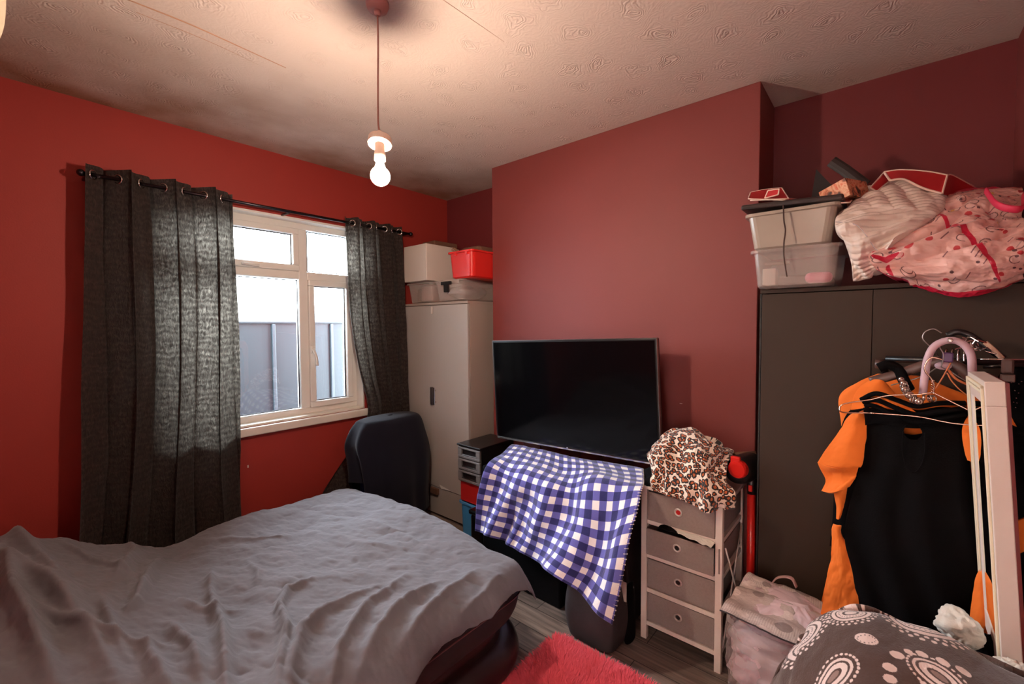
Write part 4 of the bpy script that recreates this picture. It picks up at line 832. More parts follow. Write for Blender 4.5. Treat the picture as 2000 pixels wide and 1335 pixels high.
# quilted pillow in clear bag
def pillow():
    rows = [[(1706, 376), (1738, 356), (1790, 352), (1842, 378)], [(1672, 398), (1712, 380), (1774, 376), (1852, 396)],
            [(1636, 420), (1686, 408), (1746, 418), (1830, 420)], [(1632, 444), (1672, 450), (1722, 458), (1780, 452)],
            [(1648, 470), (1682, 490), (1712, 498), (1742, 482)], [(1662, 512), (1684, 520), (1704, 524), (1726, 508)], [(1666, 549), (1680, 548), (1694, 542), (1706, 528)]]
    xs = [2.38, 2.25, 2.13, 2.07, 2.06, 2.09, 2.12]
    root = thing('quilted_pillow', 'cream quilted pillow in a clear bag slumped beside the plastic boxes', 'pillow', (2.15, .1, KT))
    P, UV = net([[atX(px, py, xs[i]) for px, py in r] for i, r in enumerate(rows)], 260, 240)
    nn = toward_eye(P, normals(P)); u, v = UV[..., 0:1], UV[..., 1:2]; U = u / u.max(); V = v / v.max()
    edge = np.clip(np.minimum(np.minimum(U, 1 - U), np.minimum(V, 1 - V)) / .12, 0, 1) ** .5
    q = .007 * np.abs(np.sin((u * .5 + v) * 150)) + .007 * np.abs(np.sin((u - v * .4) * 70)) * (V < .5) + .014 * fbm(u * 16, v * 10, 5) + .010 * np.sin(u * 60 + 5 * np.sin(v * 16)) * (V > .55)
    F_ = P + nn * (edge * (.012 + q)); Bk = P - nn * edge * .05
    Bk[..., 0] = np.minimum(Bk[..., 0], 2.6); Bk[..., 2] = np.maximum(Bk[..., 2], KT + .004)
    gridobj('pillow_front', F_, MT['quilt'], root); gridobj('pillow_back', Bk, MT['quilt'], root)
    b = NB(); pp = smooth_path([Vector(F_[105, 4]) , Vector(F_[118, 90]) , Vector(F_[150, 170]), Vector(F_[165, 250])]); pp = [p - Vector((.012, 0, 0)) for p in pp]; tube(b, pp, [.0016] * len(pp), 6); obj('bag_seam', b, MT['bagplastic'], root, smooth=True)
pillow()
# pink patterned bag
def pinkbag():
    root = thing('pink_bag', 'pink patterned storage bag with crimson binding spilling over the dark wardrobe', 'storage bag', (2.1, -.12, KT))
    rows = [[(1815, 408), (1850, 378), (1890, 366), (1940, 364), (1998, 362)], [(1770, 432), (1830, 402), (1885, 386), (1945, 392), (1999, 395)],
            [(1735, 466), (1808, 440), (1880, 430), (1945, 432), (2000, 432)], [(1698, 496), (1780, 480), (1860, 472), (1935, 470), (2001, 470)],
            [(1706, 520), (1780, 516), (1860, 512), (1935, 508), (2001, 505)], [(1742, 540), (1800, 546), (1865, 548), (1935, 540), (2000, 530)],
            [(1784, 556), (1818, 570), (1862, 578), (1930, 572), (1999, 546)]]
    xs = [2.36, 2.22, 2.09, 2.03, 2.01, 2.03, 2.09]
    P, UV = net([[atX(px, py, xs[i] + ((.05 if i < 3 else -.01) if j == 0 else 0) + (.03 if j == 4 else 0)) for j, (px, py) in enumerate(r)] for i, r in enumerate(rows)], 620, 420)
    P[..., 1] = np.maximum(P[..., 1], YF + .012)
    nn = toward_eye(P, normals(P)); u, v = UV[..., 0], UV[..., 1]; U = u / u.max(); V = v / v.max()
    def uvp(px, py):
        Q = P - np.array(EYE); c = Q @ np.array(RM); sx = CX + F * c[..., 0] / -c[..., 2]; sy = CY - F * c[..., 1] / -c[..., 2]
        k = np.unravel_index(np.argmin((sx - px) ** 2 + (sy - py) ** 2), sx.shape); return U[k], V[k]
    G = lambda *q: [uvp(*x) for x in q]
    f = .012 * fbm(u * 8, v * 12, 2) + .006 * fbm(u * 22, v * 30, 6)
    for q, s_, a_ in ((((1732, 512), (1800, 503), (1880, 480), (1935, 462), (1995, 450)), .030, -.022), (((1712, 528), (1790, 522), (1850, 518)), .025, -.014), (((1762, 492), (1850, 458), (1930, 428)), .035, .018),
                      (((1755, 476), (1830, 446), (1885, 412)), .028, -.018), (((1760, 548), (1860, 556), (1940, 550)), .022, -.012), (((1740, 505), (1840, 492), (1900, 478), (1960, 462)), .03, .016),
                      (((1830, 412), (1880, 395), (1925, 380)), .03, -.014), (((1930, 400), (1960, 430), (1998, 436)), .03, -.012), (((1730, 535), (1800, 532), (1900, 524)), .03, .010), (((1880, 500), (1950, 490), (1998, 478)), .03, -.010)):
        f = f + ridge(U, V, G(*q), s_, a_)
    P = P + nn * (f * 1.5)[..., None]; P[..., 2] = np.where(P[..., 0] > 2.135, np.maximum(P[..., 2], KT + .004), P[..., 2])
    col = np.empty(P.shape); base = np.array(lin((232, 184, 174))); col[:] = base
    r3 = np.random.RandomState(3)
    for i in range(150):
        cu, cv_ = r3.rand() * u.max(), r3.rand() * v.max(); d = np.hypot(u - cu, v - cv_); k = i % 5
        if k == 0: rr = .006 + .004 * r3.rand(); m = d < rr; col[m] = lin((196, 60, 66))
        elif k in (1, 2):
            rr = .010 + .008 * r3.rand(); a0 = r3.rand() * 6; an = np.arctan2(v - cv_, u - cu); m = (np.abs(d - rr) < .0013) & (np.cos(an - a0) > -.5); col[m] = lin((120, 84, 84))
            m = d < rr * .85; col[m] = col[m] * .5 + .5 * np.array(lin((236, 206, 200)))
        elif k == 3: m = (np.abs((u - cu) + (v - cv_) * .5) < .0016) & (d < .012); col[m] = lin((140, 90, 96))
        else: m = d < .0045; col[m] = lin((110, 76, 80))
    for i in range(5):
        cu, cv_ = r3.rand() * u.max(), r3.rand() * v.max(); col[np.hypot((u - cu) * 1.6, v - cv_) < .008] = lin((222, 170, 96))
    def band(poly, s):
        m = ridge(U, V, poly, s, 1.0) > .36; m2 = m; col[m2] = lin((202, 34, 66))
    band(G((1698, 497), (1730, 470), (1790, 438), (1823, 410)), .020); band(G((1820, 408), (1850, 435), (1900, 468), (1930, 500), (1945, 530), (1957, 560)), .018)
    band(G((1698, 497), (1730, 508), (1760, 490)), .018); band(G((1738, 515), (1745, 545)), .014)
    band([(-.1, 1.0), (.3, .985), (.7, .985), (1.1, .985)], .02); band([(.2, .0), (.5, .0), (1.1, .0)], .03)
    gridobj('bag_front', P, colmat('pink_print_plastic', .35, .0, .2, 60, .3), root, col=col)
    Bk = P.copy(); e = np.clip(np.minimum(np.minimum(U, 1 - U), np.minimum(V, 1 - V)) / .12, 0, 1) ** .5
    Bk[..., 0] = Bk[..., 0] + e * .22; Bk[..., 2] = np.where(e > .3, np.maximum(Bk[..., 2], KT + .003), Bk[..., 2]); Bk[..., 0] = np.minimum(Bk[..., 0], 2.6); Bk[..., 2] = np.where(Bk[..., 0] > 2.135, np.maximum(Bk[..., 2], KT + .003), Bk[..., 2])
    gridobj('bag_back', Bk[::4, ::4], MT['band'], root)
    b = NB(); pp = smooth_path([atX(1925, 372, 2.14), atX(1945, 398, 2.05), atX(1975, 408, 2.02), atX(1998, 405, 2.03), atX(1999, 380, 2.12)]); tube(b, pp, [(.012, .004)] * len(pp), 8); obj('carry_handle', b, MT['band'], root, smooth=True)
pinkbag()
# ------------------------------------------------------------ clothes rail with hanging clothes
RX = 2.045; RZ_ = 1.372
cr = thing('clothes_rail', 'black clothes rail standing in front of the dark wardrobe', 'clothes rail', (RX, -.1, 0))
b = NB(); tube(b, [(RX, .0, RZ_), (RX, -.365, RZ_)], .011, 12); obj('rail', b, MT['black_plastic'], cr, smooth=True)
b = NB(); tube(b, [(RX, -.352, 0.02), (RX, -.352, RZ_)], .012, 12); obj('upright', b, MT['black_plastic'], cr, smooth=True)
b = NB(); tube(b, [(RX + .05, .0, 0.02), (RX + .05, .0, RZ_ - .01), (RX, .0, RZ_ - .01)], .010, 12); obj('upright', b, MT['black_plastic'], cr, smooth=True)
b = NB(); tube(b, [(RX, .0, .02), (RX, -.352, .02)], .012, 12); obj('foot', b, MT['black_plastic'], cr, smooth=True)
b = NB(); tube(b, [(RX, .0, RZ_ - .02), (RX, .028, RZ_ - .02)], .016, 14); obj('end_cap', b, MT['brown_clip'], cr, smooth=True)
# orange top (behind): body, sleeves
org = thing('orange_dress', 'bright orange long dress hanging behind the black dress', 'dress', (2.06, -.06, .3))
loft('bodice', [(2.075, -.035, 1.315, .055, .012, 1.57), (2.075, -.045, 1.28, .12, .02, 1.57), (2.075, -.07, 1.22, .20, .028, 1.57), (2.075, -.08, 1.10, .20, .03, 1.57), (2.075, -.075, .9, .185, .032, 1.57), (2.075, -.07, .7, .19, .035, 1.57), (2.07, -.07, .5, .22, .04, 1.57), (2.07, -.07, .28, .25, .045, 1.57)],
     MT['orange_cloth'], org, n=120, rows=90, folds=((7, .03, .2, .2), (13, .02, 1, .4)))
def sleeve(par, pts, radii, m, nm='sleeve', up=(1, 0, 0)):
    pp = smooth_path(pts, 8); R_ = crw(len(radii), len(pp)) @ np.array(radii, float)
    rr = [(float(a[0]) * (1 + .06 * math.sin(i * .9)), float(a[1])) for i, a in enumerate(R_)]
    b = NB(); tube(b, pp, rr, 20, up=up); return obj(nm, b, m, par, smooth=True)
def cloth(nm, rows_, xs, m, par, bow=.02, fr=60, amp=.004, th=.006, sd=1):
    P, UV = net([[atX(px, py, xs[i] - bow * math.sin(math.pi * (j + .5) / len(r))) for j, (px, py) in enumerate(r)] for i, r in enumerate(rows_)], 70, 110)
    nn = toward_eye(P, normals(P)); u, v = UV[..., 0:1], UV[..., 1:2]
    return gridobj(nm, P + nn * (amp * np.sin(u * fr + v * 22 + 2 * np.sin(v * 18)) + amp * 2 * fbm(u * 18, v * 12, sd)), m, par, uv=UV, solid=th)
O_ = MT['orange_cloth']
cloth('sleeve', [[(1662, 812), (1676, 806), (1694, 800)], [(1640, 842), (1664, 846), (1690, 850)], [(1612, 880), (1645, 892), (1684, 900)], [(1597, 903), (1636, 912), (1678, 910)]], [2.0, 1.985, 1.975, 1.975], O_, org, .03, 40, .003, .01)
cloth('cuff', [[(1597, 903), (1636, 911), (1678, 909)], [(1606, 920), (1640, 925), (1672, 925)], [(1612, 938), (1640, 944), (1670, 932)], [(1603, 958), (1628, 962), (1660, 948)]], [1.972, 1.985, 1.985, 1.975], O_, org, .02, 50, .004, .008, 4)
cloth('ruffle', [[(1628, 955), (1640, 958), (1654, 950)], [(1634, 985), (1642, 988), (1650, 980)], [(1634, 1012), (1637, 1014), (1640, 1010)]], [1.985, 1.99, 1.99], O_, org, .01, 60, .002)
cloth('skirt_fold', [[(1633, 1024), (1636, 1024), (1640, 1026)], [(1624, 1075), (1640, 1070), (1658, 1080)], [(1612, 1140), (1638, 1140), (1672, 1130)], [(1603, 1200), (1632, 1205), (1678, 1190)], [(1596, 1262), (1628, 1270), (1680, 1260)]], [1.99, 1.985, 1.975, 1.965, 1.955], O_, org, .03, 34, .006, .006, 7)
cloth('shoulder', [[(1700, 742), (1720, 742), (1735, 752)], [(1672, 765), (1712, 764), (1760, 782)], [(1662, 800), (1710, 796), (1790, 806)]], [2.01, 1.995, 1.99], O_, org, .02, 30, .002)
cloth('sleeve', [[(1892, 812), (1910, 808), (1930, 812)], [(1880, 842), (1905, 842), (1930, 842)], [(1884, 880), (1906, 884), (1932, 884)], [(1890, 898), (1908, 904), (1932, 904)]], [1.975, 1.965, 1.96, 1.96], O_, org, .02, 40, .003)
cloth('shoulder', [[(1940, 800), (1956, 798), (1966, 803)], [(1940, 812), (1962, 812), (1976, 818)], [(1942, 822), (1965, 824), (1986, 833)]], [1.98, 1.975, 1.975], O_, org, .01, 40, .002)
cloth('skirt_fold', [[(1915, 1112), (1925, 1110), (1935, 1115)], [(1902, 1150), (1918, 1150), (1935, 1150)], [(1893, 1215), (1915, 1215), (1935, 1215)], [(1890, 1260), (1914, 1260), (1935, 1260)]], [1.90, 1.895, 1.89, 1.89], O_, org, .015, 40, .003)
ob = thing('orange_blouse', 'orange garment half seen at the right edge behind the white mirror', 'clothing', tuple(atX(1985, 1090, 1.9)))
cloth('fabric', [[(1950, 1035), (1975, 1020), (2012, 1008)], [(1955, 1065), (1985, 1055), (2014, 1040)], [(1958, 1098), (1985, 1082), (2016, 1060)]], [1.86, 1.85, 1.86], O_, ob, .02, 40, .004)
# black garment between with hanging sleeve
loft('black_cardigan', [(2.02, .02, 1.22, .04, .012, 1.57), (2.02, .06, 1.15, .05, .015, 1.57), (2.02, .075, 1.0, .06, .02, 1.57), (2.015, .085, .86, .05, .02, 1.57), (2.015, .10, .75, .038, .018, 1.57), (2.015, .125, .66, .020, .01, 1.57)], MT['black_cloth'], n=60, rows=50, folds=((5, .06, 0, .2),))
tag(bpy.data.objects['black_cardigan'], 'black garment whose sleeve hangs between the orange sleeve and the black dress', 'clothing')
# black dress (front) with keyhole neck
def dress():
    root = thing('black_dress', 'black sleeveless dress with a keyhole neckline on a wire hanger', 'dress', (1.95, -.07, .4))
    rows = [[(1690, 772), (1720, 772), (1752, 790), (1772, 812), (1786, 822), (1800, 812), (1830, 795), (1868, 800), (1900, 806)],
            [(1690, 815), (1715, 822), (1745, 835), (1768, 842), (1786, 846), (1804, 842), (1832, 835), (1866, 830), (1890, 830)],
            [(1684, 900), (1712, 905), (1742, 910), (1765, 912), (1784, 914), (1805, 912), (1832, 908), (1866, 900), (1892, 890)],
            [(1660, 980), (1694, 985), (1730, 990), (1758, 990), (1782, 990), (1808, 990), (1838, 986), (1872, 980), (1905, 975)],
            [(1650, 1050), (1688, 1055), (1726, 1060), (1756, 1060), (1782, 1060), (1810, 1060), (1842, 1058), (1878, 1050), (1912, 1045)],
            [(1668, 1130), (1700, 1135), (1732, 1140), (1760, 1140), (1784, 1140), (1810, 1140), (1842, 1138), (1878, 1132), (1912, 1125)],
            [(1678, 1280), (1706, 1280), (1735, 1280), (1762, 1280), (1786, 1280), (1812, 1280), (1842, 1280), (1872, 1280), (1900, 1280)]]
    xs = [1.965, 1.955, 1.94, 1.935, 1.93, 1.925, 1.915]
    P, UV = net([[atX(px, py, xs[i] + .035 * abs(j - 4) ** 2 / 16) for j, (px, py) in enumerate(r)] for i, r in enumerate(rows)], 200, 220)
    u, v = UV[..., 0], UV[..., 1]; P[..., 0] -= .008 * np.sin(u * 60 + 3 * np.sin(v * 5)) * np.clip(v / .4, 0, 1)
    nv, nu = P.shape[:2]; kc = Vector(atX(1783, 842, 1.955)); me = bpy.data.meshes.new('dress_front')
    Q = P.reshape(-1, 3); faces = []
    for j in range(nv - 1):
        for i in range(nu - 1):
            a = j * nu + i; c = (Q[a] + Q[a + nu + 1]) / 2; dy = (c[1] - kc.y) / .023; dz = (c[2] - kc.z) / .028
            w = 1.0 - .35 * max(0, dz)
            if (dy / w) ** 2 + dz ** 2 < 1: continue
            faces.append((a, a + 1, a + nu + 1, a + nu))
    me.from_pydata(Q.tolist(), [], faces); finish('dress_front', me, MT['black_cloth'], root, True, solid=.003)
    B_ = P.copy(); B_[..., 0] = 2.0 + .0 * B_[..., 0]; B_[:, :, 2] -= 0; U = np.linspace(-1, 1, nu)[None]; B_[..., 0] = 2.025 - .03 * U ** 2
    B_ = B_[44:]
    gridobj('dress_back', B_, MT['black_cloth'], root, solid=.003)
    b = NB(); pp = smooth_path([atX(1764, 842, 1.944), atX(1763, 880, 1.940), atX(1770, 910, 1.936), atX(1784, 922, 1.932), atX(1797, 912, 1.936), atX(1806, 885, 1.940), atX(1806, 845, 1.946)]); tube(b, pp, [.0022] * len(pp), 6); obj('neck_seam', b, MT['black_cloth'], root, smooth=True)
    cloth('collar', [[(1684, 786), (1706, 768), (1745, 782), (1790, 800), (1840, 794), (1900, 800)], [(1688, 806), (1712, 800), (1748, 808), (1790, 818), (1842, 812), (1898, 812)], [(1690, 830), (1715, 826), (1748, 832), (1790, 836), (1842, 832), (1893, 826)]], [1.985, 1.972, 1.968], MT['black_cloth'], root, .004, 40, .003, .004)
    # gathered collar folds
    for k, (y0, yy_) in enumerate(((765, 0), (775, 6), (786, 10))):
        b = NB(); pp = smooth_path([atX(1682 + 4 * k, 780 + 5 * k, 1.972), atX(1712, y0 + 3 + yy_ / 2, 1.962), atX(1752, y0 + 16 + yy_, 1.952), atX(1790, y0 + 28 + yy_, 1.948), atX(1835, y0 + 22 + yy_, 1.952), atX(1885, y0 + 22, 1.965)]); tube(b, pp, [(.008, .012)] * len(pp), 8); obj('collar_fold', b, MT['black_cloth'], root, smooth=True)
dress()
def hanger(name, label, paths, m, r=.0022, group=None):
    root = thing(name, label, 'hanger', tuple(paths[0][0]), group)
    for k, p in enumerate(paths): b = NB(); pp = smooth_path(p, 8); tube(b, pp, [r] * len(pp), 7); obj(('hook', 'arm', 'arm', 'bar', 'bar', 'bar')[min(k, 5)], b, m, root, smooth=True)
    return root
h = hanger('wire_hanger', 'copper coloured wire hanger holding the black keyhole dress', [
    [atX(1841, 702, 1.925), atX(1820, 698, 1.925), atX(1808, 710, 1.925), atX(1807, 724, 1.925), atX(1818, 738, 1.925), atX(1824, 752, 1.925), atX(1822, 768, 1.925)],
    [atX(1822, 766, 1.925), atX(1790, 770, 1.925), atX(1735, 772, 1.93), atX(1700, 780, 1.93), atX(1650, 788, 1.935), atX(1640, 797, 1.935), atX(1648, 805, 1.93), atX(1700, 806, 1.925)],
    [atX(1822, 766, 1.925), atX(1864, 787, 1.92), atX(1900, 805, 1.92), atX(1935, 825, 1.92)],
    [atX(1700, 806, 1.925), atX(1790, 813, 1.92), atX(1860, 826, 1.915), atX(1930, 832, 1.915)]], MT['wire'])
b = NB()
for k in range(6): torus(b, atX(1822, 742 + k * 4.5, 1.925), .0045, .0016, Matrix.Rotation(.5, 4, 'X'), 12, 6)
obj('twist', b, MT['wire'], h, smooth=True)
hanger('metal_hanger', 'steel wire hanger hook curling above the lilac arch', [[atX(1839, 650, 2.0), atX(1824, 642, 2.0), atX(1808, 647, 2.0), atX(1802, 660, 2.0), atX(1812, 672, 2.0), atX(1824, 682, 2.0), atX(1835, 700, 2.02), atX(1838, 712, 2.045)], [atX(1838, 712, 2.045), atX(1800, 735, 2.04), atX(1740, 752, 2.04)], [atX(1838, 712, 2.045), atX(1880, 740, 2.04), atX(1935, 765, 2.04)]], MT['steel'], .002)
hanger('coat_hanger', 'steel wire hanger passing in front of the lilac arch', [[atX(1850, 660, 1.985), atX(1838, 662, 1.98), atX(1834, 674, 1.98), atX(1842, 690, 1.98), atX(1842, 702, 1.98), atX(1838, 716, 1.98)], [atX(1838, 716, 1.98), atX(1852, 722, 1.985), atX(1856, 712, 1.985)]], MT['steel'], .0018)
for i in range(5):
    px = 1846 + i * 12
    hanger('metal_hanger', ('chrome hanger hook nearest the purple tab on the rail', 'chrome hanger hook second from the purple tab on the rail', 'chrome hanger hook in the middle of the bunch under the lilac arch', 'chrome hanger hook second from the right under the lilac arch', 'chrome hanger hook furthest right under the lilac arch')[i],
           [[Vector((RX - .018, atX(px, 690, RX).y, RZ_ + .0)), Vector((RX - .012, atX(px, 690, RX).y, RZ_ + .03)), Vector((RX + .006, atX(px, 690, RX).y - .004, RZ_ + .04)), Vector((RX + .022, atX(px, 690, RX).y - .006, RZ_ + .02)), Vector((RX + .018, atX(px, 690, RX).y - .006, RZ_ - .02)), Vector((RX, atX(px, 690, RX).y - .006, RZ_ - .045))]], MT['chrome'], .0025, 'chrome hanger hooks bunched on the rail')
# lilac arch
la = thing('arched_hanger', 'lilac padded arch with a screw at its crown above the black dress', 'hanger', tuple(atX(1856, 720, 1.95)))
b = NB(); pp = smooth_path([atX(1802, 770, 1.965), atX(1806, 735, 1.965), atX(1812, 700, 1.965), atX(1826, 675, 1.965), atX(1854, 664, 1.965), atX(1880, 671, 1.965), atX(1896, 692, 1.965), atX(1899, 722, 1.965), atX(1899, 745, 1.965)]); tube(b, pp, [(.0100, .0105)] * len(pp), 14); obj('padding', b, MT['mauve'], la, smooth=True)
sc = atX(1856, 664, 1.953); b = NB(); lathe(b, [(.001, -.003), (.006, -.003), (.007, .0), (.007, .004)], sc, 16, FACE_X); torus(b, sc + Vector((-.003, 0, 0)), .0045, .0014, FACE_X, 16, 6); obj('screw', b, MT['chrome'], la, smooth=True)
# dark padded hanger with tag
dh = thing('broad_hanger', 'dark broad hanger with an oval lilac size disc on the rail', 'hanger', tuple(atX(1850, 720, 2.0)))
b = NB(); pp = smooth_path([atX(1700, 745, 2.0), atX(1760, 728, 2.0), atX(1830, 706, 2.0), atX(1870, 715, 2.0), atX(1905, 745, 2.0), atX(1940, 770, 2.0)]); tube(b, pp, [(.016, .008)] * len(pp), 12); obj('arm', b, MT['brown_clip'], dh, smooth=True)
b = NB(); lathe(b, [(.001, -.002), (.020, -.002), (.0205, .002)], (0, 0, 0), 24, FACE_X); b.transform(Matrix.Translation(atX(1842, 714, 1.986)) @ Matrix.Diagonal((1, 1, .62, 1))); obj('size_disc', b, MT['mauve'], dh, smooth=True)
b = NB(); box(b, -.006, .006, -.012, .014, -.02, .012, .004, Matrix.Translation(atX(1852, 695, 1.99))); obj('purple_tab', b, MT['purple'], dh)
# orange straps
b = NB()
for p in ([(1857, 708), (1842, 735), (1828, 758)], [(1850, 728), (1860, 745), (1880, 765), (1910, 785)], [(1852, 722), (1868, 740), (1892, 752), (1915, 768)]):
    pp = smooth_path([atX(a, c, 1.945) for a, c in p]); tube(b, pp, [(.0035, .002)] * len(pp), 6)
tag(obj('shoulder_strap', b, MT['gold_cord'], smooth=True), 'thin orange shoulder straps looped over the hangers', 'strap')
# necklace of big silver beads
nk = thing('necklace', 'chunky silver bead necklace lying over the dress collars', 'necklace', tuple(atX(1790, 780, 1.94)))
for k, (px, py, rr) in enumerate(((1765, 748, .010), (1768, 760, .012), (1776, 771, .0125), (1794, 783, .013), (1760, 740, .008))):
    b = NB(); bmesh.ops.create_uvsphere(b, u_segments=20, v_segments=12, radius=rr, matrix=Matrix.Translation(atX(px, py, 1.935))); obj('bead', b, MT['pearl'], nk, smooth=True)
for k, (px, py) in enumerate(((1766, 754), (1771, 765), (1783, 780), (1787, 777), (1803, 776), (1815, 777), (1822, 778))):
    b = NB(); torus(b, atX(px, py, 1.935), .010, .0022, Matrix.Rotation(.4 * k, 4, 'Z') @ FACE_X, 18, 6); torus(b, atX(px + 2, py, 1.935), .008, .002, Matrix.Rotation(.5 + .3 * k, 4, 'Z') @ FACE_X, 18, 6); obj('ring_bead', b, MT['pearl'], nk, smooth=True)
# black velvet things on the rail
b = NB(); pp = smooth_path([atX(1716, 718, 2.0), atX(1735, 712, 2.0), atX(1755, 722, 2.0), atX(1765, 742, 1.98), atX(1775, 760, 1.96)]); tube(b, pp, [.016] * len(pp), 14); tag(obj('velvet_band', b, MT['black_cloth'], smooth=True), 'black padded velvet band hooked over the left end of the rail', 'band')
b = NB(); pp = smooth_path([atX(1850, 655, 2.06), atX(1870, 648, 2.06), atX(1895, 655, 2.06), atX(1930, 680, 2.05), atX(1960, 700, 2.05)]); tube(b, pp, [(.010, .005)] * len(pp), 10); tag(obj('belt', b, MT['black_plastic'], smooth=True), 'dark shiny belt slung behind the hanger hooks', 'belt')
b = NB(); rs = random.Random(4)
for i in range(26):
    p = atX(1885 + rs.random() * 45, 655 + rs.random() * 28 + i * .3, 2.02); q = p + Vector((rs.uniform(-.01, .01), rs.uniform(-.025, .025), rs.uniform(-.016, .016))); tube(b, [p, q], .002, 6)
tag(obj('belt_buckle', b, MT['chrome'], smooth=False), 'tangle of shiny metal clips on top of the rail', 'clips', kind='stuff')
b = NB()
pp = smooth_path([atX(1924, 668, 2.03), atX(1940, 682, 2.03), atX(1958, 700, 2.03)]); tube(b, pp, [(.007, .004)] * len(pp), 8); tag(obj('hanger_arm', b, mat('pale_wood', (222, 186, 160), .4), smooth=True), 'pale wooden hanger arm right of the metal clips', 'hanger')
# clip hanger at right
kh = thing('clip_hanger', 'chrome bar hanger with a brown clip at the right edge', 'hanger', tuple(atX(1975, 700, 1.95)))
b = NB(); tube(b, [atX(1915, 701, 1.96), atX(2010, 702, 1.96)], .0025, 8); obj('bar', b, MT['chrome'], kh, smooth=True)
b = NB(); tube(b, [atX(1920, 716, 1.97), atX(2010, 712, 1.97)], .006, 8); obj('bar', b, MT['black_gloss'], kh, smooth=True)
b = NB(); P_ = atX(1968, 722, 1.945)
box(b, -.006, .008, -.013, .013, -.012, .032, .006, Matrix.Translation(P_)); box(b, -.008, .010, -.016, .014, -.036, -.013, .003, Matrix.Translation(P_)); obj('clip', b, MT['brown_clip'], kh)
# dark clothes at right edge
loft('black_gown', [(2.07, -.325, 1.36, .03, .02, 1.57), (2.07, -.32, 1.3, .05, .03, 1.57), (2.07, -.315, 1.1, .055, .03, 1.57), (2.06, -.315, .8, .06, .03, 1.57), (2.06, -.31, .4, .06, .04, 1.57)], MT['black_cloth'], n=60, rows=50, folds=((7, .05, 0, .1),))
g_ = bpy.data.objects['black_gown']; tag(g_, 'black sequinned gown hanging at the right edge behind the mirror', 'dress')
b = NB(); rs = random.Random(9)
for i in range(12):
    p = atX(1968 + rs.random() * 30, 740 + rs.random() * 60, 2.035); bmesh.ops.create_icosphere(b, subdivisions=1, radius=.0022, matrix=Matrix.Translation(p))
sq = obj('sequins', b, MT['chrome'], g_); sq['kind'] = 'stuff'
# ------------------------------------------------------------ leaning mirror
mr_ = thing('mirror', 'tall narrow white framed mirror standing edge-on at the right', 'mirror', tuple(atD(1985, 1325, 1.10)))
TLf = atD(1890, 725, 1.34); TLn = atD(1922, 745, 1.10); BLn = atD(1962, 1345, 1.08)
ux = (TLn - TLf); wM = ux.length; ux.normalize(); dn = (BLn - TLn); hM = dn.length; dn.normalize(); dn = (dn - ux * dn.dot(ux)).normalized()
nf = ux.cross(dn); 
if nf.dot(EYE - TLf) < 0: nf = -nf
def mbox(b, u0, u1, v0, v1, n0, n1, bev=0):
    M4 = Matrix(((ux.x, dn.x, nf.x, TLf.x), (ux.y, dn.y, nf.y, TLf.y), (ux.z, dn.z, nf.z, TLf.z), (0, 0, 0, 1)))
    box(b, u0, u1, v0, v1, n0, n1, bev, M4)
th = .036; fw = .062; 
b = NB(); mbox(b, 0, wM, 0, fw, -th, 0, .002); mbox(b, 0, wM, hM - fw, hM, -th, 0, .002); mbox(b, 0, fw, fw, hM - fw, -th, 0, .002); mbox(b, wM - fw, wM, fw, hM - fw, -th, 0, .002); mr_f = obj('frame', b, MT['frame_white'], mr_)
b = NB()
for w_, k in ((.012, .006), (.026, .004)):
    mbox(b, w_, wM - w_, w_, w_ + .009, 0, k, .002); mbox(b, w_, w_ + .009, w_, hM - w_, 0, k, .002); mbox(b, wM - w_ - .009, wM - w_, w_, hM - w_, 0, k, .002)
obj('moulding', b, MT['cream'], mr_)
b = NB(); mbox(b, fw + .0, wM - fw - .0, fw, hM - fw, -.008, -.002); obj('mirror_glass', b, MT['mirror'], mr_)
b = NB(); mbox(b, .004, wM - .004, .004, hM - .004, -th - .007, -th); obj('backing', b, MT['skirt'], mr_)
# ------------------------------------------------------------ laundry bag
lb = thing('laundry_bag', 'see-through laundry bag stuffed with pale clothes beside the drawer unit', 'bag', (1.95, .3, 0))
BP, UVb = None, None
def crink(name, secs, m, par, amp, seed, n=140, rows=110, power=3.0, cap=True):
    Sx = crw(len(secs), rows) @ np.array(secs, float); th_ = np.linspace(0, 2 * np.pi, n, endpoint=False)
    c, s = np.cos(th_), np.sin(th_); cs = np.sign(c) * np.abs(c) ** (2 / power); sn = np.sign(s) * np.abs(s) ** (2 / power)
    T = np.linspace(0, 1, rows)[:, None]; tt = th_[None] / (2 * np.pi)
    k = 1 + amp * (np.abs(fbm(tt * 14 * np.ones_like(T), T * 9 * np.ones_like(tt), seed, 3)) - .3)
    X_ = Sx[:, 0:1] + Sx[:, 3:4] * cs[None] * k; Y_ = Sx[:, 1:2] + Sx[:, 4:5] * sn[None] * k; Z_ = Sx[:, 2:3] + .02 * fbm(tt * 10 * np.ones_like(T), T * 6 * np.ones_like(tt), seed + 5) * np.minimum(1, T * 5) * (1 if cap else 1)
    return gridobj(name, np.stack([X_, Y_, np.maximum(Z_, .002)], 2), m, par, closed=True, cap=cap)
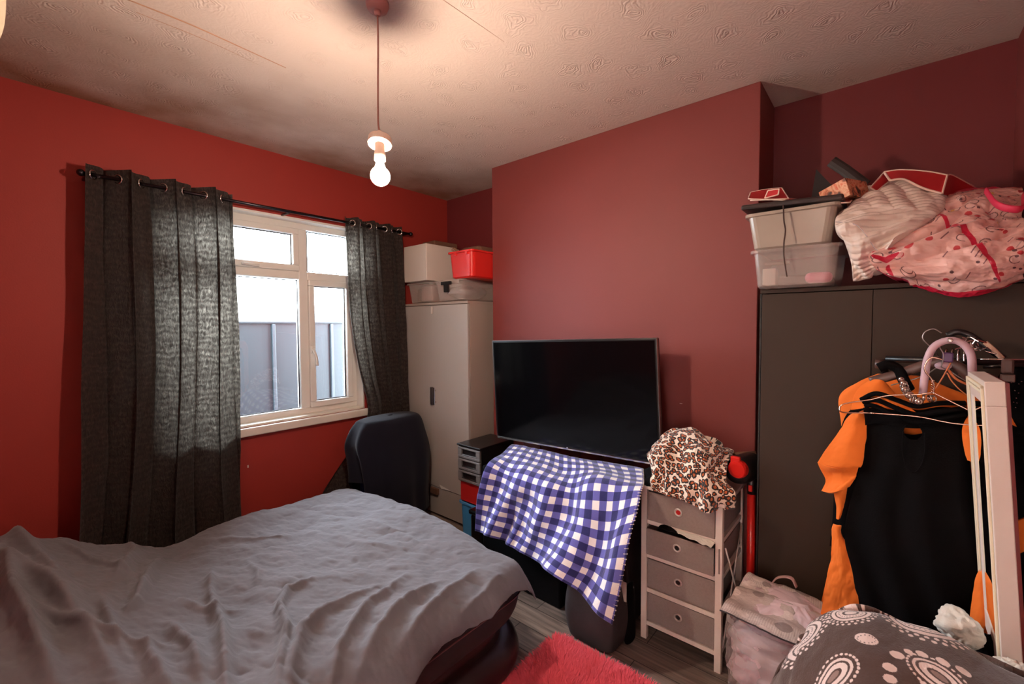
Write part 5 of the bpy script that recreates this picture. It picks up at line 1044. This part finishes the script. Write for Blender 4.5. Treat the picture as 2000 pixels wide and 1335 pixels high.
def laundry_mat():
    m, nt, N, L, b = newmat('mixed_pale_laundry'); b.inputs['Roughness'].default_value = .85
    tc = N.new('ShaderNodeTexCoord'); vo = N.new('ShaderNodeTexNoise'); vo.inputs['Scale'].default_value = 7; vo.inputs['Detail'].default_value = 5; vo.inputs['Distortion'].default_value = 1.2; L.new(tc.outputs['Object'], vo.inputs['Vector'])
    cr = N.new('ShaderNodeValToRGB'); e = cr.color_ramp.elements; e[0].position = .3; e[0].color = (*lin((176, 160, 160)), 1); e[1].position = .7; e[1].color = (*lin((240, 230, 232)), 1)
    x = e.new(.5); x.color = (*lin((222, 196, 202)), 1); L.new(vo.outputs['Fac'], cr.inputs[0]); L.new(cr.outputs[0], b.inputs['Base Color']); return m
MT['laundry'] = laundry_mat()
crink('clothes', [(1.93, .27, .01, .10, .10, 0), (1.93, .27, .03, .145, .15, 0), (1.92, .27, .15, .155, .17, 0), (1.92, .27, .28, .150, .165, 0), (1.93, .265, .38, .12, .14, 0), (1.95, .26, .44, .05, .06, 0)], MT['laundry'], lb, .35, 3)
crink('bag_film', [(1.93, .27, .003, .12, .13, 0), (1.93, .27, .02, .160, .175, 0), (1.92, .275, .15, .168, .188, 0), (1.915, .275, .29, .165, .190, 0), (1.92, .27, .37, .160, .188, 0)], MT['bagplastic'], lb, .12, 8, cap=False)
# patterned grey top part of the bag
def grey_bag():
    root = thing('shopping_bag', 'grey dotted woven bag lying folded on top of the laundry bag', 'bag', (1.95, .28, .4))
    rows = [[(1462, 1118), (1500, 1134), (1548, 1150), (1606, 1176)], [(1440, 1146), (1490, 1160), (1548, 1182), (1606, 1206)], [(1422, 1170), (1474, 1196), (1540, 1222), (1600, 1242)], [(1406, 1188), (1462, 1214), (1530, 1246), (1590, 1272)]]
    xs = [2.03, 1.92, 1.82, 1.745]
    P, UV = net([[atX(px, py, xs[i]) for px, py in r] for i, r in enumerate(rows)], 300, 220)
    nn = toward_eye(P, normals(P)); u, v = UV[..., 0], UV[..., 1]
    P = P + nn * (.010 * fbm(u * 16, v * 16, 7) + .006 * np.sin(v * 60 + 3 * u))[..., None]
    col = np.empty(P.shape); col[:] = lin((190, 172, 166)); st = (np.sin(u * 900) > 0) & (np.sin(v * 30) > .3); col[st] = lin((206, 190, 184))
    r3 = np.random.RandomState(5)
    for i in range(26):
        cu, cv_ = r3.rand() * u.max(), r3.rand() * v.max(); m = np.hypot(u - cu, (v - cv_) * 1.3) < .016 + .012 * r3.rand(); col[m] = lin(((216, 198, 192), (196, 168, 170), (150, 132, 128))[i % 3])
    m = np.abs(v - .30 * v.max() - .01 * np.sin(u * 8)) < .003; col[m] = lin((222, 208, 200))
    gridobj('bag_fabric', P, colmat('woven_poly', .6, 0, .3, 200), root, col=col, solid=.003)
    b = NB(); pp = smooth_path([atX(1506, 1140, 2.03), atX(1520, 1127, 2.03), atX(1545, 1128, 2.02), atX(1556, 1146, 2.02)]); tube(b, pp, [(.003, .010)] * len(pp), 8); obj('strap', b, MT['pinkish'], root, smooth=True)
    b = NB(); pp = [Vector(x) for x in P[-1, ::12]]; tube(b, pp, [.003] * len(pp), 6); obj('edge_binding', b, MT['dark_grey_bag'], root, smooth=True)
grey_bag()
# ------------------------------------------------------------ paisley blanket heap
def paisley():
    top = [(1470, 1400, 1.34), (1535, 1290, 1.30), (1590, 1225, 1.27), (1640, 1193, 1.25), (1700, 1192, 1.22), (1770, 1218, 1.18), (1850, 1246, 1.13), (1915, 1278, 1.08), (1975, 1308, 1.02), (2060, 1345, .98)]
    rows = []
    back = [Vector(atD(px, py, d)) for px, py, d in top]
    fwd = Vector((.76, .649, 0)).normalized()
    rows.append([Vector((p.x + .10, p.y + .02, max(p.z - .34, .02))) for p in back])
    rows.append([Vector((p.x + .05, p.y + .01, p.z - .07)) for p in back])
    rows.append(back)
    prev = back
    for k, (dd, dy) in enumerate(((.10, 55), (.20, 150), (.30, 300), (.36, 520))):
        rows.append([Vector(atD(px + (12 * (k + 1)) * (1 if px > 1700 else -.4), py + dy * (1.0 if px > 1550 else .8), d - dd)) for px, py, d in top])
    rows.append([Vector((p.x - .03, p.y, .012)) for p in rows[-1]])
    for r_ in rows:
        for p in r_: p.y = max(p.y, YF + .015); p.z = max(p.z, .012)
    P, UV = net(rows, 560, 620)
    P[..., 1] = np.maximum(P[..., 1], YF + .012); P[..., 2] = np.maximum(P[..., 2], .01)
    nn = toward_eye(P, normals(P)); u, v = UV[..., 0], UV[..., 1]
    amp = np.clip(v / .3, 0, 1)
    P = P + nn * (.010 * amp * fbm(u * 5, v * 5, 3) + .006 * amp * np.sin(u * 22 + 6 * v) + .004 * amp * fbm(u * 18, v * 12, 8) - .014 * amp * np.exp(-((u - .42 * u.max() + .25 * v) / .02) ** 2))[..., None]
    col = np.empty(P.shape); dark = np.array(lin((80, 56, 48))); col[:] = dark; wht = np.array(lin((236, 212, 204)))
    # v of the crest
    vc = np.interp(2, np.arange(len(rows)), np.concatenate([[0], np.cumsum([np.mean([(a - b_).length for a, b_ in zip(rows[i], rows[i + 1])]) for i in range(len(rows) - 1)])]))
    um = u.max()
    def disc(cu, cv_, ru, rv=None, c=wht, a=0.0):
        rv = rv or ru; du_ = (u - cu) * math.cos(a) + (v - cv_) * math.sin(a); dv_ = -(u - cu) * math.sin(a) + (v - cv_) * math.cos(a)
        m = (du_ / ru) ** 2 + (dv_ / rv) ** 2 < 1; col[m] = c
    def dots(cu, cv_, R_, n, r_, a0=0, a1=6.283, sv=1.0):
        for i in range(n): a = a0 + (a1 - a0) * i / (n - 1 if a1 - a0 < 6.2 else n); disc(cu + R_ * math.cos(a), cv_ + R_ * sv * math.sin(a), r_)
    def medallion(cu, cv_, R_):
        disc(cu, cv_, R_); disc(cu, cv_, R_ * .80, c=dark); disc(cu, cv_, R_ * .72); dots(cu, cv_, R_ * .62, 26, R_ * .03)
        for i in range(24): a = i * .2618; disc(cu + R_ * .58 * math.cos(a), cv_ + R_ * .58 * math.sin(a), R_ * .035, c=dark)
        disc(cu, cv_, R_ * .42, c=dark); disc(cu, cv_, R_ * .30)
        dots(cu, cv_, R_ * 1.14, int(26), R_ * .075); dots(cu, cv_, R_ * 1.34, int(26), R_ * .085, .12, 6.4)
    def eye(cu, cv_, s, a):
        disc(cu, cv_, .9 * s, .62 * s, a=a); disc(cu, cv_, .78 * s, .50 * s, dark, a); disc(cu, cv_, .68 * s, .42 * s, a=a); disc(cu, cv_, .42 * s, .22 * s, dark, a); disc(cu, cv_, .30 * s, .14 * s, np.array(lin((150, 120, 110))), a)
        for i in range(30):
            t = i * 2 * math.pi / 30; e1, e2 = 1.08 * s * math.cos(t), .80 * s * math.sin(t); disc(cu + e1 * math.cos(a) - e2 * math.sin(a), cv_ + e1 * math.sin(a) + e2 * math.cos(a), .055 * s, .075 * s, a=a + t)
    # positions found from the photograph through the cloth parameters
    def uvat(px, py):
        Q = P - np.array(EYE); c = Q @ np.array(RM); sx = CX + F * c[..., 0] / -c[..., 2]; sy = CY - F * c[..., 1] / -c[..., 2]
        vis = np.arange(P.shape[0])[:, None] > P.shape[0] * 2 / (len(rows) - 1) - 6
        d = np.where(vis, (sx - px) ** 2 + (sy - py) ** 2, 1e12); k = np.unravel_index(np.argmin(d), d.shape); return u[k], v[k]
    for px, py, R_ in ((1800, 1195, .062), (1560, 1240, .055), (1660, 1178, .045), (1900, 1420, .07), (1590, 1480, .06), (1760, 1520, .06), (2050, 1420, .07)):
        medallion(*uvat(px, py) if py > 1190 else (uvat(px, 1215)[0], uvat(px, 1215)[1] - .05), R_)
    eye(*uvat(1628, 1322), .060, -.5); eye(*uvat(1835, 1322), .055, .5)
    disc(*uvat(1694, 1248), .026, .018, a=.4); c_ = uvat(1694, 1248)
    for i in range(14): a = i * .449; disc(c_[0] + .019 * math.cos(a), c_[1] + .013 * math.sin(a), .0016, c=dark)
    for px, py, r_ in ((1738, 1303, .013), (1752, 1279, .014), (1775, 1273, .010), (1800, 1278, .011), (1842, 1293, .013), (1882, 1312, .014), (1738, 1326, .012), (1930, 1290, .010), (1965, 1300, .011), (1985, 1312, .010)):
        disc(*uvat(px, py), r_, r_ * .85, a=.4)
    o = gridobj('paisley_blanket', P, colmat('paisley_fleece', .95, .35, .3, 220), col=col, solid=.004)
    tag(o, 'dark brown fleece blanket with white paisley pattern heaped at the lower right', 'blanket')
paisley()
def lump(name, label, cat, c, s, m, amp=.2, fr=2.0, seed=0, sub=5):
    b = NB(); bmesh.ops.create_icosphere(b, subdivisions=sub, radius=1)
    for v in b.verts:
        d = v.co.copy(); k = 1 + amp * noise.noise(d * fr + Vector((seed, 0, 0))) - amp * .8 * abs(noise.noise(d * fr * 2.1 + Vector((0, seed, 5)))); v.co = Vector((c[0] + d.x * s[0] * k, c[1] + d.y * s[1] * k, c[2] + d.z * s[2] * k))
    return tag(obj(name, b, m, smooth=True), label, cat)
c = atD(1872, 1222, 1.22); lump('white_towel', 'small scrunched white cloth between the black dress and the paisley blanket', 'cloth', c, (.055, .05, .048), MT['white_cloth'], .35, 1.2, 3)
c = atD(1990, 1312, 1.05); lump('cloth_scrap', 'bit of cream fluffy cloth at the lower right edge', 'cloth', c, (.03, .045, .022), MT['white_cloth'], .5, 1.6, 8)
c = atD(1925, 1290, 1.22); lump('dark_garment', 'dark rounded lump between the white cloth and the mirror foot', 'clothing', c, (.04, .03, .085), MT['black_cloth'], .2, 1.6, 2)
# ------------------------------------------------------------ rug
rg = thing('rug', 'shaggy bright red rug on the floor beside the bed', 'rug', (1.25, .55, 0))
RX0, RX1, RY0, RY1 = .62, 1.685, .05, 1.165
b = NB(); box(b, RX0 + .02, RX1 - .02, RY0 + .02, RY1 - .02, .002, .014, .004); obj('backing', b, mat('rug_backing', (150, 30, 44), .9), rg)
def pile():
    n = 60000; x = rng.rand(n) * (RX1 - RX0) + RX0; y = rng.rand(n) * (RY1 - RY0) + RY0
    k = (x > .95) | (rng.rand(n) < .4); rc = .05; dx = np.maximum(np.abs(x - (RX0 + RX1) / 2) - ((RX1 - RX0) / 2 - rc), 0); dy = np.maximum(np.abs(y - (RY0 + RY1) / 2) - ((RY1 - RY0) / 2 - rc), 0)
    k &= np.hypot(dx, dy) < rc; x, y = x[k], y[k]; n = len(x)
    L1 = .026 + .012 * rng.rand(n); a = 4 * fbm(x * 4, y * 4, 2) + rng.rand(n) * 1.2; lean = .55 + .4 * rng.rand(n)
    cx_, cy_ = np.cos(a), np.sin(a); w = .0020
    p0 = np.stack([x, y, np.full(n, .012)], 1); side = np.stack([-cy_, cx_, np.zeros(n)], 1) * w
    mid = p0 + np.stack([cx_ * L1 * .3 * lean, cy_ * L1 * .3 * lean, L1 * .6], 1); tip = p0 + np.stack([cx_ * L1 * lean, cy_ * L1 * lean, L1 * (1.0 - .3 * lean)], 1)
    V = np.stack([p0 - side, p0 + side, mid + side * .9, mid - side * .9, tip], 1).reshape(-1, 3); base = np.arange(n)[:, None] * 5
    f = [list(q) for q in (base + np.array([[0, 1, 2, 3]])).tolist()] + [list(q) for q in (base + np.array([[3, 2, 4]])).tolist()]
    me = bpy.data.meshes.new('pile'); me.from_pydata(V.tolist(), [], f); o = finish('pile', me, mat('red_pile', (246, 84, 100), .8, var=.2, vs=9, sheen=.4), rg, True); o['kind'] = 'stuff'
pile()
